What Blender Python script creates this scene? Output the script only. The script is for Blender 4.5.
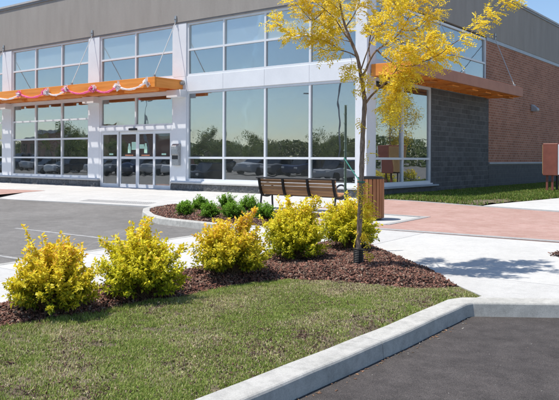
import bpy, bmesh, math, random
import numpy as np
from mathutils import Vector, Matrix, noise as mnoise

for o in list(bpy.data.objects):
    bpy.data.objects.remove(o)
SC = bpy.context.scene
COL = SC.collection
R = math.radians
rnd = random.Random(7)
nrg = np.random.default_rng(11)

# ------------------------------------------------------------------ camera
# world axes: x along the shop front (to the right), y away through the shop front, z up
F_PX, CX, CY, ROLL, EYE = 699.0, 279.5, 158.4, 0.0047, 1.65
_n = math.hypot(535, 699)
FX, FY = -535 / _n, 699 / _n             # viewing direction on the ground
RX, RY = FY, -FX                          # camera right on the ground
cam_d = bpy.data.cameras.new('camera')
cam = bpy.data.objects.new('camera', cam_d)
COL.objects.link(cam)
SC.camera = cam
cam_d.sensor_width = 36
cam_d.lens = 36 * F_PX / 559
cam_d.shift_y = -(200 - CY) / 559
cam_d.clip_end = 3000
cam_d.clip_start = 0.05
cr, sr = math.cos(ROLL), math.sin(ROLL)
rt = Vector((RX * cr, RY * cr, sr)); up = Vector((-RX * sr, -RY * sr, cr)); bk = Vector((-FX, -FY, 0))
cam.matrix_world = Matrix(((rt.x, up.x, bk.x, 0), (rt.y, up.y, bk.y, 0), (rt.z, up.z, bk.z, EYE), (0, 0, 0, 1)))

# ------------------------------------------------------------------ light
SUN_EL = 67.5
trav = Vector((0.69, 0.724)).normalized()          # ground direction the light travels
w = bpy.data.worlds.new('World'); SC.world = w; w.use_nodes = True
nt = w.node_tree; nt.nodes.clear()
wo = nt.nodes.new('ShaderNodeOutputWorld'); bg = nt.nodes.new('ShaderNodeBackground'); sk = nt.nodes.new('ShaderNodeTexSky')
sk.sky_type = 'NISHITA'; sk.sun_disc = False
sk.sun_elevation = R(SUN_EL); sk.sun_rotation = math.atan2(-trav.x, -trav.y)
sk.air_density = 1.0; sk.dust_density = 0.3; sk.ozone_density = 3.5; sk.altitude = 100
bg.inputs[1].default_value = 0.12
nt.links.new(sk.outputs[0], bg.inputs[0]); nt.links.new(bg.outputs[0], wo.inputs[0])
sd = bpy.data.lights.new('sun', 'SUN'); sd.energy = 4.2; sd.angle = R(0.53); sd.color = (1.0, 0.955, 0.89)
sun = bpy.data.objects.new('sun', sd); COL.objects.link(sun)
ce = math.cos(R(SUN_EL))
sun.rotation_euler = Vector((trav.x * ce, trav.y * ce, -math.sin(R(SUN_EL)))).to_track_quat('-Z', 'Y').to_euler()
sun.location = (-20, -20, 40)
vs = SC.view_settings
vs.view_transform = 'Standard'; vs.look = 'None'; vs.exposure = 0.47; vs.gamma = 1.0; vs.use_curve_mapping = False

# ------------------------------------------------------------------ pixel helpers (photo pixels -> rays)
def ray(x, y):
    dx, dy = x - CX, y - CY
    X = (dx * cr + dy * sr) / F_PX; Z = -(-dx * sr + dy * cr) / F_PX
    return Vector((RX * X + FX, RY * X + FY, Z))
def gz(b):
    return 0.28 * min(max((b - 5.5) / 13.5, 0.0), 1.0)
def ground(x, y, off=0.0):
    d = ray(x, y); lo, hi = 0.5, 400.0
    for _ in range(60):
        m = (lo + hi) / 2
        if EYE + d.z * m > gz(d.y * m) + off: lo = m
        else: hi = m
    return Vector((d.x * lo, d.y * lo, EYE + d.z * lo))
def at_y(x, y, b):
    d = ray(x, y); t = b / d.y; return Vector((d.x * t, b, EYE + d.z * t))
def at_x(x, y, a):
    d = ray(x, y); t = a / d.x; return Vector((a, d.y * t, EYE + d.z * t))
def at_depth(x, y, dep):
    d = ray(x, y); return Vector((d.x * dep, d.y * dep, EYE + d.z * dep))

# ------------------------------------------------------------------ materials
MATS = {}
def new_mat(name):
    m = bpy.data.materials.new(name); m.use_nodes = True
    t = m.node_tree; t.nodes.clear()
    out = t.nodes.new('ShaderNodeOutputMaterial'); MATS[name] = m
    return m, t, out
def N(t, typ, **kw):
    n = t.nodes.new(typ)
    for k, v in kw.items():
        if k.startswith('i_'): n.inputs[k[2:].replace('_', ' ')].default_value = v
        else: setattr(n, k, v)
    return n
def L(t, a, b): t.links.new(a, b)
def ramp(t, fac, stops):
    r = t.nodes.new('ShaderNodeValToRGB'); el = r.color_ramp.elements
    while len(el) < len(stops): el.new(0.5)
    for e, (p, c) in zip(el, stops):
        e.position = p; e.color = (c[0], c[1], c[2], 1)
    if fac is not None: L(t, fac, r.inputs[0])
    return r
def mixc(t, fac, a, b, mode='MIX'):
    n = t.nodes.new('ShaderNodeMix'); n.data_type = 'RGBA'; n.blend_type = mode
    for s, v in ((n.inputs[0], fac), (n.inputs[6], a), (n.inputs[7], b)):
        if isinstance(v, (int, float)): s.default_value = v
        elif isinstance(v, tuple): s.default_value = (v[0], v[1], v[2], 1)
        else: L(t, v, s)
    return n.outputs[2]
def wpos(t, scale=(1, 1, 1), coord='world'):
    if coord == 'world':
        src = N(t, 'ShaderNodeNewGeometry').outputs['Position']
    else:
        src = N(t, 'ShaderNodeTexCoord').outputs['Object']
    mp = N(t, 'ShaderNodeMapping'); mp.inputs['Scale'].default_value = scale
    L(t, src, mp.inputs[0]); return mp.outputs[0]
def noise(t, vec, scale, detail=4, rough=0.6):
    n = N(t, 'ShaderNodeTexNoise'); n.inputs['Scale'].default_value = scale
    n.inputs['Detail'].default_value = detail; n.inputs['Roughness'].default_value = rough
    L(t, vec, n.inputs['Vector']); return n.outputs[0]
def bump(t, h, strength, dist=0.01):
    b = N(t, 'ShaderNodeBump'); b.inputs['Strength'].default_value = strength; b.inputs['Distance'].default_value = dist
    L(t, h, b.inputs['Height']); return b.outputs[0]
def surf(name, c1, c2, scale=6, rough=0.7, fine=60, fine_amt=0.25, bmp=0.2, bdist=0.004, metal=0.0, coord='world', stretch=(1, 1, 1), rand=0.0, spec=0.5):
    m, t, out = new_mat(name)
    p = N(t, 'ShaderNodeBsdfPrincipled'); p.inputs['Roughness'].default_value = rough; p.inputs['Metallic'].default_value = metal
    p.inputs['Specular IOR Level'].default_value = spec
    v = wpos(t, stretch, coord)
    n1 = noise(t, v, scale); n2 = noise(t, v, fine, 3, 0.7)
    r = ramp(t, n1, [(0.32, c1), (0.68, c2)])
    f = ramp(t, n2, [(0.3, (1 - fine_amt,) * 3), (0.7, (1 + fine_amt * 0.4,) * 3)])
    c = mixc(t, 1.0, r.outputs[0], f.outputs[0], 'MULTIPLY')
    if rand:
        oi = N(t, 'ShaderNodeObjectInfo')
        rr = ramp(t, oi.outputs['Random'], [(0, (1 - rand,) * 3), (1, (1 + rand * 0.5,) * 3)])
        c = mixc(t, 1.0, c, rr.outputs[0], 'MULTIPLY')
    L(t, c, p.inputs['Base Color'])
    if bmp: L(t, bump(t, n2, bmp, bdist), p.inputs['Normal'])
    L(t, p.outputs[0], out.inputs[0]); return m

# asphalt: speckled aggregate, stains, fine cracks
def asphalt(name, dark, light, stain, crack=0.0):
    m, t, out = new_mat(name)
    p = N(t, 'ShaderNodeBsdfPrincipled'); p.inputs['Roughness'].default_value = 0.86; p.inputs['Specular IOR Level'].default_value = 0.3
    v = wpos(t)
    n1 = noise(t, v, 0.5, 5, 0.6); n2 = noise(t, v, 170, 2, 0.6); n3 = noise(t, v, 5, 5, 0.7)
    c = ramp(t, n1, [(0.3, dark), (0.7, light)]).outputs[0]
    c = mixc(t, 1.0, c, ramp(t, n3, [(0.3, (1 - stain,) * 3), (0.65, (1.12,) * 3)]).outputs[0], 'MULTIPLY')
    c = mixc(t, 1.0, c, ramp(t, n2, [(0.35, (0.55, 0.55, 0.55)), (0.55, (1, 1, 1)), (0.72, (1.9, 1.85, 1.8))]).outputs[0], 'MULTIPLY')
    v2 = N(t, 'ShaderNodeTexVoronoi', feature='F1'); v2.inputs['Scale'].default_value = 55; L(t, v, v2.inputs['Vector'])
    sp = ramp(t, v2.outputs['Distance'], [(0.06, (1, 1, 1)), (0.14, (0, 0, 0))])
    gate = ramp(t, noise(t, v, 21, 2), [(0.56, (0, 0, 0)), (0.66, (1, 1, 1))])
    c = mixc(t, mixc(t, 1.0, sp.outputs[0], gate.outputs[0], 'MULTIPLY'), c, (0.3, 0.28, 0.26))
    if crack:
        vc = N(t, 'ShaderNodeTexVoronoi', feature='DISTANCE_TO_EDGE'); vc.inputs['Scale'].default_value = 0.22
        wv = N(t, 'ShaderNodeMixRGB'); wv.inputs[0].default_value = 0.12; L(t, v, wv.inputs[1])
        nn = N(t, 'ShaderNodeTexNoise'); nn.inputs['Scale'].default_value = 1.5; L(t, v, nn.inputs['Vector']); L(t, nn.outputs[1], wv.inputs[2])
        L(t, wv.outputs[0], vc.inputs['Vector'])
        ck = ramp(t, vc.outputs['Distance'], [(0.0, (1, 1, 1)), (0.006, (0, 0, 0))])
        c = mixc(t, mixc(t, 1.0, ck.outputs[0], (0.35, 0.35, 0.35), 'MULTIPLY'), c, tuple(x * 1.25 for x in light))
    L(t, c, p.inputs['Base Color']); L(t, bump(t, n2, 0.6, 0.006), p.inputs['Normal'])
    L(t, p.outputs[0], out.inputs[0]); return m
M_ASPH = asphalt('old_asphalt', (0.158, 0.150, 0.139), (0.222, 0.212, 0.198), 0.2, 1.0)
M_ASPH2 = asphalt('fresh_asphalt', (0.050, 0.044, 0.041), (0.092, 0.081, 0.076), 0.36)

def concrete(name, c1, c2, dirt=0.2):
    m, t, out = new_mat(name)
    p = N(t, 'ShaderNodeBsdfPrincipled'); p.inputs['Roughness'].default_value = 0.85; p.inputs['Specular IOR Level'].default_value = 0.25
    v = wpos(t)
    n1 = noise(t, v, 1.3, 6, 0.65); n2 = noise(t, v, 95, 3, 0.7); n3 = noise(t, v, 9, 5, 0.7)
    c = ramp(t, n1, [(0.3, c1), (0.7, c2)]).outputs[0]
    c = mixc(t, 1.0, c, ramp(t, n3, [(0.25, (1 - dirt,) * 3), (0.6, (1.04,) * 3)]).outputs[0], 'MULTIPLY')
    c = mixc(t, 1.0, c, ramp(t, n2, [(0.3, (0.82,) * 3), (0.6, (1.05,) * 3)]).outputs[0], 'MULTIPLY')
    oi = N(t, 'ShaderNodeObjectInfo')
    c = mixc(t, 1.0, c, ramp(t, oi.outputs['Random'], [(0, (0.94, 0.94, 0.94)), (1, (1.03, 1.03, 1.02))]).outputs[0], 'MULTIPLY')
    L(t, c, p.inputs['Base Color']); L(t, bump(t, n2, 0.25, 0.004), p.inputs['Normal'])
    L(t, p.outputs[0], out.inputs[0]); return m
M_CONC = concrete('walk_concrete', (0.48, 0.47, 0.445), (0.54, 0.53, 0.505), 0.10)
M_KERB = concrete('kerb_concrete', (0.43, 0.42, 0.385), (0.51, 0.495, 0.46), 0.3)
M_BED = surf('joint_filler', (0.12, 0.11, 0.10), (0.18, 0.17, 0.15), 8)
M_SOIL = surf('garden_soil', (0.055, 0.036, 0.025), (0.14, 0.098, 0.066), 7, 0.95, 45, 0.6, 0.9, 0.02)
M_TURFSOIL = surf('lawn_soil', (0.11, 0.08, 0.052), (0.24, 0.20, 0.115), 5, 0.95, 55, 0.6, 0.9, 0.02)
M_MULCHBASE = surf('mulch_base', (0.050, 0.022, 0.017), (0.105, 0.048, 0.034), 9, 0.95, 40, 0.7, 1.0, 0.03)

# brick pavers (too small to tell apart at this distance)
def pavers():
    m, t, out = new_mat('red_pavers')
    p = N(t, 'ShaderNodeBsdfPrincipled'); p.inputs['Roughness'].default_value = 0.85; p.inputs['Specular IOR Level'].default_value = 0.25
    v = wpos(t)
    br = N(t, 'ShaderNodeTexBrick'); br.inputs['Scale'].default_value = 1.0
    br.inputs['Brick Width'].default_value = 0.2; br.inputs['Row Height'].default_value = 0.1; br.inputs['Mortar Size'].default_value = 0.004
    br.inputs['Color1'].default_value = (0.375, 0.225, 0.185, 1); br.inputs['Color2'].default_value = (0.44, 0.29, 0.245, 1); br.inputs['Mortar'].default_value = (0.40, 0.30, 0.25, 1)
    L(t, v, br.inputs['Vector'])
    c = mixc(t, 1.0, br.outputs[0], ramp(t, noise(t, v, 1.1, 5), [(0.3, (0.9, 0.88, 0.86)), (0.7, (1.06, 1.06, 1.08))]).outputs[0], 'MULTIPLY')
    c = mixc(t, 1.0, c, ramp(t, noise(t, v, 60, 3), [(0.3, (0.85,) * 3), (0.6, (1.05,) * 3)]).outputs[0], 'MULTIPLY')
    L(t, c, p.inputs['Base Color']); L(t, bump(t, br.outputs[1], -0.4, 0.003), p.inputs['Normal'])
    L(t, p.outputs[0], out.inputs[0]); return m
M_PAVE = pavers()
M_PAVEGREY = surf('grey_border_pavers', (0.30, 0.295, 0.285), (0.40, 0.39, 0.375), 12, 0.9, 80, 0.25)

def brickwall():
    m, t, out = new_mat('brown_brick')
    p = N(t, 'ShaderNodeBsdfPrincipled'); p.inputs['Roughness'].default_value = 0.9; p.inputs['Specular IOR Level'].default_value = 0.2
    g = N(t, 'ShaderNodeNewGeometry'); sx = N(t, 'ShaderNodeSeparateXYZ'); cx_ = N(t, 'ShaderNodeCombineXYZ')
    L(t, g.outputs['Position'], sx.inputs[0]); L(t, sx.outputs[1], cx_.inputs[0]); L(t, sx.outputs[2], cx_.inputs[1])
    br = N(t, 'ShaderNodeTexBrick'); br.inputs['Scale'].default_value = 1.0
    br.inputs['Brick Width'].default_value = 0.3; br.inputs['Row Height'].default_value = 0.11; br.inputs['Mortar Size'].default_value = 0.012
    br.inputs['Color1'].default_value = (0.29, 0.125, 0.080, 1); br.inputs['Color2'].default_value = (0.40, 0.185, 0.122, 1); br.inputs['Mortar'].default_value = (0.42, 0.30, 0.235, 1)
    L(t, cx_.outputs[0], br.inputs['Vector'])
    v = wpos(t)
    c = mixc(t, 1.0, br.outputs[0], ramp(t, noise(t, v, 0.9, 5), [(0.3, (0.85, 0.84, 0.83)), (0.7, (1.1, 1.08, 1.06))]).outputs[0], 'MULTIPLY')
    L(t, c, p.inputs['Base Color']); L(t, bump(t, br.outputs[1], -0.8, 0.008), p.inputs['Normal'])
    L(t, p.outputs[0], out.inputs[0]); return m
M_BRICK = brickwall()
M_BLOCK = surf('charcoal_block', (0.085, 0.083, 0.083), (0.125, 0.122, 0.12), 5, 0.85, 50, 0.35, 0.4, 0.006, rand=0.28)
M_MORTAR = surf('block_mortar', (0.22, 0.22, 0.215), (0.29, 0.285, 0.28), 10, 0.95)
M_SPLIT = surf('split_face_stone', (0.13, 0.128, 0.125), (0.27, 0.265, 0.26), 14, 0.95, 40, 0.5, 1.0, 0.03, rand=0.25)
def stucco():
    m, t, out = new_mat('taupe_stucco')
    p = N(t, 'ShaderNodeBsdfPrincipled'); p.inputs['Roughness'].default_value = 0.95; p.inputs['Specular IOR Level'].default_value = 0.15
    v = wpos(t); vs_ = wpos(t, (1.2, 1.2, 0.25))
    c = ramp(t, noise(t, vs_, 2.0, 5), [(0.3, (0.315, 0.288, 0.258)), (0.7, (0.365, 0.335, 0.303))]).outputs[0]
    n2 = noise(t, v, 70, 3, 0.7)
    c = mixc(t, 1.0, c, ramp(t, n2, [(0.3, (0.85,) * 3), (0.65, (1.05,) * 3)]).outputs[0], 'MULTIPLY')
    L(t, c, p.inputs['Base Color']); L(t, bump(t, n2, 0.5, 0.006), p.inputs['Normal'])
    L(t, p.outputs[0], out.inputs[0]); return m
M_STUCCO = stucco()
M_WHITE = surf('white_aluminium', (0.70, 0.71, 0.73), (0.76, 0.77, 0.785), 1.2, 0.42, 30, 0.05, 0.05)
M_FRAME = surf('window_frame_white', (0.66, 0.68, 0.70), (0.72, 0.735, 0.75), 2, 0.38, 30, 0.05, 0.03)
M_SILL = surf('pale_sill_stone', (0.52, 0.51, 0.49), (0.62, 0.61, 0.59), 4, 0.8, 60, 0.15)
M_FLASH = surf('grey_flashing', (0.30, 0.33, 0.37), (0.36, 0.39, 0.43), 2, 0.45, 30, 0.05)
M_COPE = surf('metal_coping', (0.17, 0.16, 0.155), (0.22, 0.205, 0.195), 2, 0.45, 30, 0.08)
M_COPETOP = surf('pale_coping', (0.42, 0.40, 0.38), (0.5, 0.48, 0.46), 2, 0.5, 30, 0.08)
M_STEEL = surf('galvanised_steel', (0.35, 0.35, 0.35), (0.5, 0.5, 0.49), 20, 0.45, 80, 0.15, 0.1, metal=0.7)
M_BLACK = surf('black_powder_coat', (0.012, 0.012, 0.013), (0.022, 0.022, 0.024), 10, 0.42, 100, 0.2, 0.1)
M_DARKIN = surf('interior_dark', (0.05, 0.052, 0.055), (0.10, 0.10, 0.10), 0.8, 0.9, 10, 0.2, 0)
M_BLIND = surf('pale_backing_board', (0.76, 0.79, 0.74), (0.82, 0.84, 0.80), 0.6, 0.9, 20, 0.04, 0)
def tulle(name, c1, c2):
    m, t, out = new_mat(name); v = wpos(t); c = ramp(t, noise(t, v, 25), [(0.3, c1), (0.7, c2)]).outputs[0]
    d = N(t, 'ShaderNodeBsdfDiffuse'); tl = N(t, 'ShaderNodeBsdfTranslucent'); mx = N(t, 'ShaderNodeMixShader'); mx.inputs[0].default_value = 0.5
    L(t, c, d.inputs[0]); L(t, c, tl.inputs[0]); L(t, d.outputs[0], mx.inputs[1]); L(t, tl.outputs[0], mx.inputs[2]); L(t, mx.outputs[0], out.inputs[0]); return m
M_PINK = tulle('pink_tulle', (0.86, 0.20, 0.42), (0.92, 0.38, 0.58))
M_PALE = tulle('white_tulle', (0.84, 0.80, 0.80), (0.92, 0.89, 0.89))
M_STRIPE = surf('worn_white_paint', (0.27, 0.265, 0.255), (0.47, 0.46, 0.44), 7, 0.8, 70, 0.5)
M_RUST = surf('oxblood_panel', (0.20, 0.062, 0.042), (0.255, 0.082, 0.055), 3, 0.6, 40, 0.12)
M_POSTER = surf('white_display', (0.55, 0.57, 0.60), (0.75, 0.76, 0.78), 12, 0.4, 30, 0.2)
M_LAMPGREY = surf('lamp_grey', (0.35, 0.35, 0.36), (0.44, 0.44, 0.45), 3, 0.5)
M_BARK = surf('young_bark', (0.17, 0.115, 0.082), (0.40, 0.29, 0.22), 30, 0.9, 90, 0.45, 0.9, 0.01, stretch=(1, 1, 0.3))
M_TWIG = surf('shrub_twig', (0.10, 0.06, 0.035), (0.17, 0.11, 0.06), 30, 0.9)
M_STAKE = surf('green_stake', (0.15, 0.21, 0.17), (0.22, 0.28, 0.23), 20, 0.6, 90, 0.3)
M_TIE = surf('green_tie', (0.02, 0.17, 0.12), (0.03, 0.22, 0.16), 20, 0.5)
M_STICK_G = surf('mint_sticker', (0.42, 0.66, 0.52), (0.48, 0.72, 0.58), 9, 0.5, 30, 0.05, 0)
M_STICK_O = surf('orange_sticker', (0.66, 0.25, 0.13), (0.72, 0.29, 0.16), 9, 0.5, 30, 0.05, 0)
M_TAN = surf('tan_plywood', (0.44, 0.29, 0.14), (0.56, 0.39, 0.20), 4, 0.8, 30, 0.2)

def wood(name, c1, c2, c3, rough=0.6, axis='z', k=1.0):
    m, t, out = new_mat(name)
    p = N(t, 'ShaderNodeBsdfPrincipled'); p.inputs['Roughness'].default_value = rough; p.inputs['Specular IOR Level'].default_value = 0.3
    sc = {'z': (14, 14, 0.9), 'x': (0.9, 14, 14), 'y': (14, 0.9, 14)}[axis]
    v = wpos(t, tuple(s * k for s in sc))
    oi = N(t, 'ShaderNodeObjectInfo')
    ad = N(t, 'ShaderNodeVectorMath', operation='ADD'); ml = N(t, 'ShaderNodeMath', operation='MULTIPLY'); ml.inputs[1].default_value = 40
    L(t, oi.outputs['Random'], ml.inputs[0]); L(t, v, ad.inputs[0]); L(t, ml.outputs[0], ad.inputs[1])
    n1 = noise(t, ad.outputs[0], 1.0, 6, 0.65)
    c = ramp(t, n1, [(0.3, c1), (0.5, c2), (0.72, c3)]).outputs[0]
    c = mixc(t, 1.0, c, ramp(t, oi.outputs['Random'], [(0, (0.8, 0.78, 0.76)), (1, (1.15, 1.13, 1.1))]).outputs[0], 'MULTIPLY')
    L(t, c, p.inputs['Base Color']); L(t, bump(t, n1, 0.25, 0.004), p.inputs['Normal'])
    L(t, p.outputs[0], out.inputs[0]); return m
M_BENCHW = wood('bench_wood', (0.30, 0.145, 0.062), (0.50, 0.27, 0.13), (0.62, 0.38, 0.21), axis='x')
M_BINW = wood('bin_wood', (0.25, 0.105, 0.045), (0.40, 0.175, 0.078), (0.50, 0.25, 0.12), axis='z')
M_CANOPY = wood('orange_timber', (0.62, 0.205, 0.030), (0.76, 0.275, 0.050), (0.86, 0.36, 0.085), 0.55, 'x', 0.35)
M_CANOPY2 = wood('orange_timber_side', (0.58, 0.195, 0.032), (0.72, 0.26, 0.050), (0.82, 0.34, 0.085), 0.55, 'y', 0.35)
M_CANSIDE = surf('shaded_brown_timber', (0.33, 0.125, 0.070), (0.40, 0.16, 0.092), 2, 0.55, 20, 0.12, 0.1)  # side fascia: shade on this face put into a darker brown timber colour

def glass(name, lo, hi, tint):
    m, t, out = new_mat(name)
    gl = N(t, 'ShaderNodeBsdfGlossy'); gl.inputs['Roughness'].default_value = 0.0; gl.inputs['Color'].default_value = (0.93, 0.94, 0.95, 1)
    tr = N(t, 'ShaderNodeBsdfTransparent'); tr.inputs['Color'].default_value = tint
    v = wpos(t)
    n = noise(t, v, 0.9, 2, 0.4)
    L(t, bump(t, n, 0.09, 0.05), gl.inputs['Normal'])
    lw = N(t, 'ShaderNodeLayerWeight'); lw.inputs[0].default_value = 0.35
    mr = N(t, 'ShaderNodeMapRange'); mr.inputs[1].default_value = 0; mr.inputs[2].default_value = 1; mr.inputs[3].default_value = lo; mr.inputs[4].default_value = hi
    L(t, lw.outputs['Fresnel'], mr.inputs[0])
    mx = N(t, 'ShaderNodeMixShader'); L(t, mr.outputs[0], mx.inputs[0]); L(t, tr.outputs[0], mx.inputs[1]); L(t, gl.outputs[0], mx.inputs[2])
    du = N(t, 'ShaderNodeBsdfDiffuse'); du.inputs[0].default_value = (0.72, 0.74, 0.72, 1)
    fd = ramp(t, noise(t, v, 1.4, 5, 0.65), [(0.3, (0.010,) * 3), (0.7, (0.032,) * 3)])
    m2 = N(t, 'ShaderNodeMixShader'); L(t, fd.outputs[0], m2.inputs[0]); L(t, mx.outputs[0], m2.inputs[1]); L(t, du.outputs[0], m2.inputs[2])
    L(t, m2.outputs[0], out.inputs[0]); return m
M_GLASS = glass('tinted_glass', 0.26, 0.8, (0.72, 0.78, 0.78, 1))
M_GLASSC = glass('clear_glass', 0.03, 0.7, (0.96, 0.98, 0.98, 1))

def leafmat(name, trans=0.45, rough=0.5):
    m, t, out = new_mat(name)
    at = N(t, 'ShaderNodeAttribute', attribute_name='Col')
    p = N(t, 'ShaderNodeBsdfPrincipled'); p.inputs['Roughness'].default_value = rough; p.inputs['Specular IOR Level'].default_value = 0.25
    tl = N(t, 'ShaderNodeBsdfTranslucent')
    L(t, at.outputs['Color'], p.inputs['Base Color']); L(t, at.outputs['Color'], tl.inputs['Color'])
    mx = N(t, 'ShaderNodeMixShader'); mx.inputs[0].default_value = trans
    L(t, p.outputs[0], mx.inputs[1]); L(t, tl.outputs[0], mx.inputs[2]); L(t, mx.outputs[0], out.inputs[0]); return m
M_LEAF = leafmat('leaf', 0.42)
M_GRASS = leafmat('grass_blade', 0.3, 0.6)
M_CHIP = leafmat('bark_chip', 0.0, 0.9)
M_CRUMB = leafmat('soil_crumb', 0.0, 0.95)

# ------------------------------------------------------------------ mesh helpers
class MB:
    def __init__(s): s.v = []; s.f = []
    def quad(s, *p):
        i = len(s.v); s.v += [tuple(q) for q in p]; s.f.append(tuple(range(i, i + len(p)))); return s
    def box(s, x0, x1, y0, y1, z0, z1):
        x0, x1 = min(x0, x1), max(x0, x1); y0, y1 = min(y0, y1), max(y0, y1); z0, z1 = min(z0, z1), max(z0, z1)
        i = len(s.v)
        s.v += [(x0, y0, z0), (x1, y0, z0), (x1, y1, z0), (x0, y1, z0), (x0, y0, z1), (x1, y0, z1), (x1, y1, z1), (x0, y1, z1)]
        s.f += [tuple(i + k for k in q) for q in ((0, 3, 2, 1), (4, 5, 6, 7), (0, 1, 5, 4), (1, 2, 6, 5), (2, 3, 7, 6), (3, 0, 4, 7))]
        return s
    def prism(s, pts, axis, a0, a1):
        """extrude a 2-D outline along axis ('x','y','z')"""
        def P(u, v, w):
            return {'x': (w, u, v), 'y': (u, w, v), 'z': (u, v, w)}[axis]
        n = len(pts); i = len(s.v)
        s.v += [P(u, v, a0) for u, v in pts] + [P(u, v, a1) for u, v in pts]
        s.f.append(tuple(i + k for k in range(n))[::-1]); s.f.append(tuple(i + n + k for k in range(n)))
        for k in range(n): s.f.append((i + k, i + (k + 1) % n, i + n + (k + 1) % n, i + n + k))
        return s
    def tube(s, pts, rad, seg=8, cap=True):
        pts = [Vector(p) for p in pts]
        if isinstance(rad, (int, float)): rad = [rad] * len(pts)
        rings = []
        ref = Vector((0.31, 0.17, 0.93))
        prev = None
        for k, p in enumerate(pts):
            d = (pts[min(k + 1, len(pts) - 1)] - pts[max(k - 1, 0)])
            if d.length < 1e-9: d = Vector((0, 0, 1))
            d.normalize()
            if prev is None:
                u = d.cross(ref)
                if u.length < 0.1: u = d.cross(Vector((1, 0, 0)))
            else:
                u = prev - d * prev.dot(d)
            u.normalize(); prev = u; v = d.cross(u)
            i = len(s.v); rings.append(i)
            for q in range(seg):
                an = 2 * math.pi * q / seg
                s.v.append(tuple(p + (u * math.cos(an) + v * math.sin(an)) * rad[k]))
        for a, b in zip(rings, rings[1:]):
            for q in range(seg): s.f.append((a + q, a + (q + 1) % seg, b + (q + 1) % seg, b + q))
        if cap:
            s.f.append(tuple(rings[0] + q for q in range(seg))[::-1]); s.f.append(tuple(rings[-1] + q for q in range(seg)))
        return s
    def build(s, name, mat, parent=None, bevel=0.0, smooth=False, kind=None):
        o = mesh_obj(name, s.v, s.f, mat, parent, smooth)
        if bevel:
            bm = bmesh.new(); bm.from_mesh(o.data)
            bmesh.ops.bevel(bm, geom=list(bm.edges), offset=bevel, segments=1, affect='EDGES', clamp_overlap=True)
            bm.to_mesh(o.data); bm.free()
        if kind: o['kind'] = kind
        return o
def root_loc(p):
    v = Vector((0, 0, 0))
    while p is not None:
        v += p.location; p = p.parent
    return v
def mesh_obj(name, v, f, mat, parent=None, smooth=False):
    me = bpy.data.meshes.new(name)
    if parent is not None:
        l = root_loc(parent)
        v = [(q[0] - l.x, q[1] - l.y, q[2] - l.z) for q in v]
    me.from_pydata([tuple(map(float, q)) for q in v], [], f); me.update()
    me.materials.append(mat)
    if smooth: me.polygons.foreach_set('use_smooth', [True] * len(me.polygons))
    o = bpy.data.objects.new(name, me); COL.objects.link(o)
    if parent is not None: o.parent = parent
    return o
def np_obj(name, V, T, mat, parent=None, colr=None, kind=None, smooth=False):
    """fast mesh from numpy: V (n,3), T (m,k) faces; colr (n,3) point colours"""
    V = np.asarray(V, dtype=np.float32).copy(); T = np.asarray(T, dtype=np.int32)
    if parent is not None:
        l = root_loc(parent); V -= np.array([l.x, l.y, l.z], dtype=np.float32)
    me = bpy.data.meshes.new(name); k = T.shape[1]
    me.vertices.add(len(V)); me.vertices.foreach_set('co', V.ravel())
    me.loops.add(T.size); me.loops.foreach_set('vertex_index', T.ravel())
    me.polygons.add(len(T)); me.polygons.foreach_set('loop_start', np.arange(0, T.size, k, dtype=np.int32)); me.polygons.foreach_set('loop_total', np.full(len(T), k, dtype=np.int32))
    if smooth: me.polygons.foreach_set('use_smooth', np.ones(len(T), dtype=bool))
    me.update(calc_edges=True)
    if colr is not None:
        ca = me.color_attributes.new('Col', 'FLOAT_COLOR', 'POINT')
        c4 = np.ones((len(V), 4), dtype=np.float32); c4[:, :3] = colr; ca.data.foreach_set('color', c4.ravel())
    me.materials.append(mat)
    o = bpy.data.objects.new(name, me); COL.objects.link(o)
    if parent is not None: o.parent = parent
    if kind: o['kind'] = kind
    return o
def empty(name, loc, label=None, cat=None, group=None, kind=None):
    o = bpy.data.objects.new(name, None); COL.objects.link(o); o.location = loc; o.empty_display_size = 0.2
    tag(o, label, cat, group, kind); return o
def tag(o, label=None, cat=None, group=None, kind=None):
    if label: o['label'] = label
    if cat: o['category'] = cat
    if group: o['group'] = group
    if kind: o['kind'] = kind
    return o
def inst(src, name, loc, parent=None, rz=0.0, scale=None):
    o = bpy.data.objects.new(name, src.data if hasattr(src, 'data') else src); COL.objects.link(o)
    if parent is not None:
        o.parent = parent; loc = Vector(loc) - root_loc(parent)
    o.location = loc; o.rotation_euler.z = rz
    if scale: o.scale = scale
    return o
def in_poly(X, Y, poly):
    ins = np.zeros(X.shape, dtype=bool); n = len(poly); j = n - 1
    for i in range(n):
        xi, yi = poly[i]; xj, yj = poly[j]
        c = ((yi > Y) != (yj > Y)) & (X < (xj - xi) * (Y - yi) / (yj - yi + 1e-12) + xi)
        ins ^= c; j = i
    return ins
def edge_dist(X, Y, poly):
    d = np.full(X.shape, 1e9); n = len(poly)
    for i in range(n):
        x0, y0 = poly[i]; x1, y1 = poly[(i + 1) % n]
        dx, dy = x1 - x0, y1 - y0; l2 = dx * dx + dy * dy + 1e-12
        t = np.clip(((X - x0) * dx + (Y - y0) * dy) / l2, 0, 1)
        d = np.minimum(d, np.hypot(X - x0 - t * dx, Y - y0 - t * dy))
    return d
def gzn(b): return 0.28 * np.clip((b - 5.5) / 13.5, 0, 1)
def clip_half(poly, ax, val, keep_less):
    out = []; n = len(poly)
    for i in range(n):
        p, q = poly[i], poly[(i + 1) % n]
        ip = (p[ax] <= val) == keep_less or p[ax] == val; iq = (q[ax] <= val) == keep_less or q[ax] == val
        if ip: out.append(p)
        if ip != iq:
            t = (val - p[ax]) / (q[ax] - p[ax])
            out.append((p[0] + t * (q[0] - p[0]), p[1] + t * (q[1] - p[1])))
    return out
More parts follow.
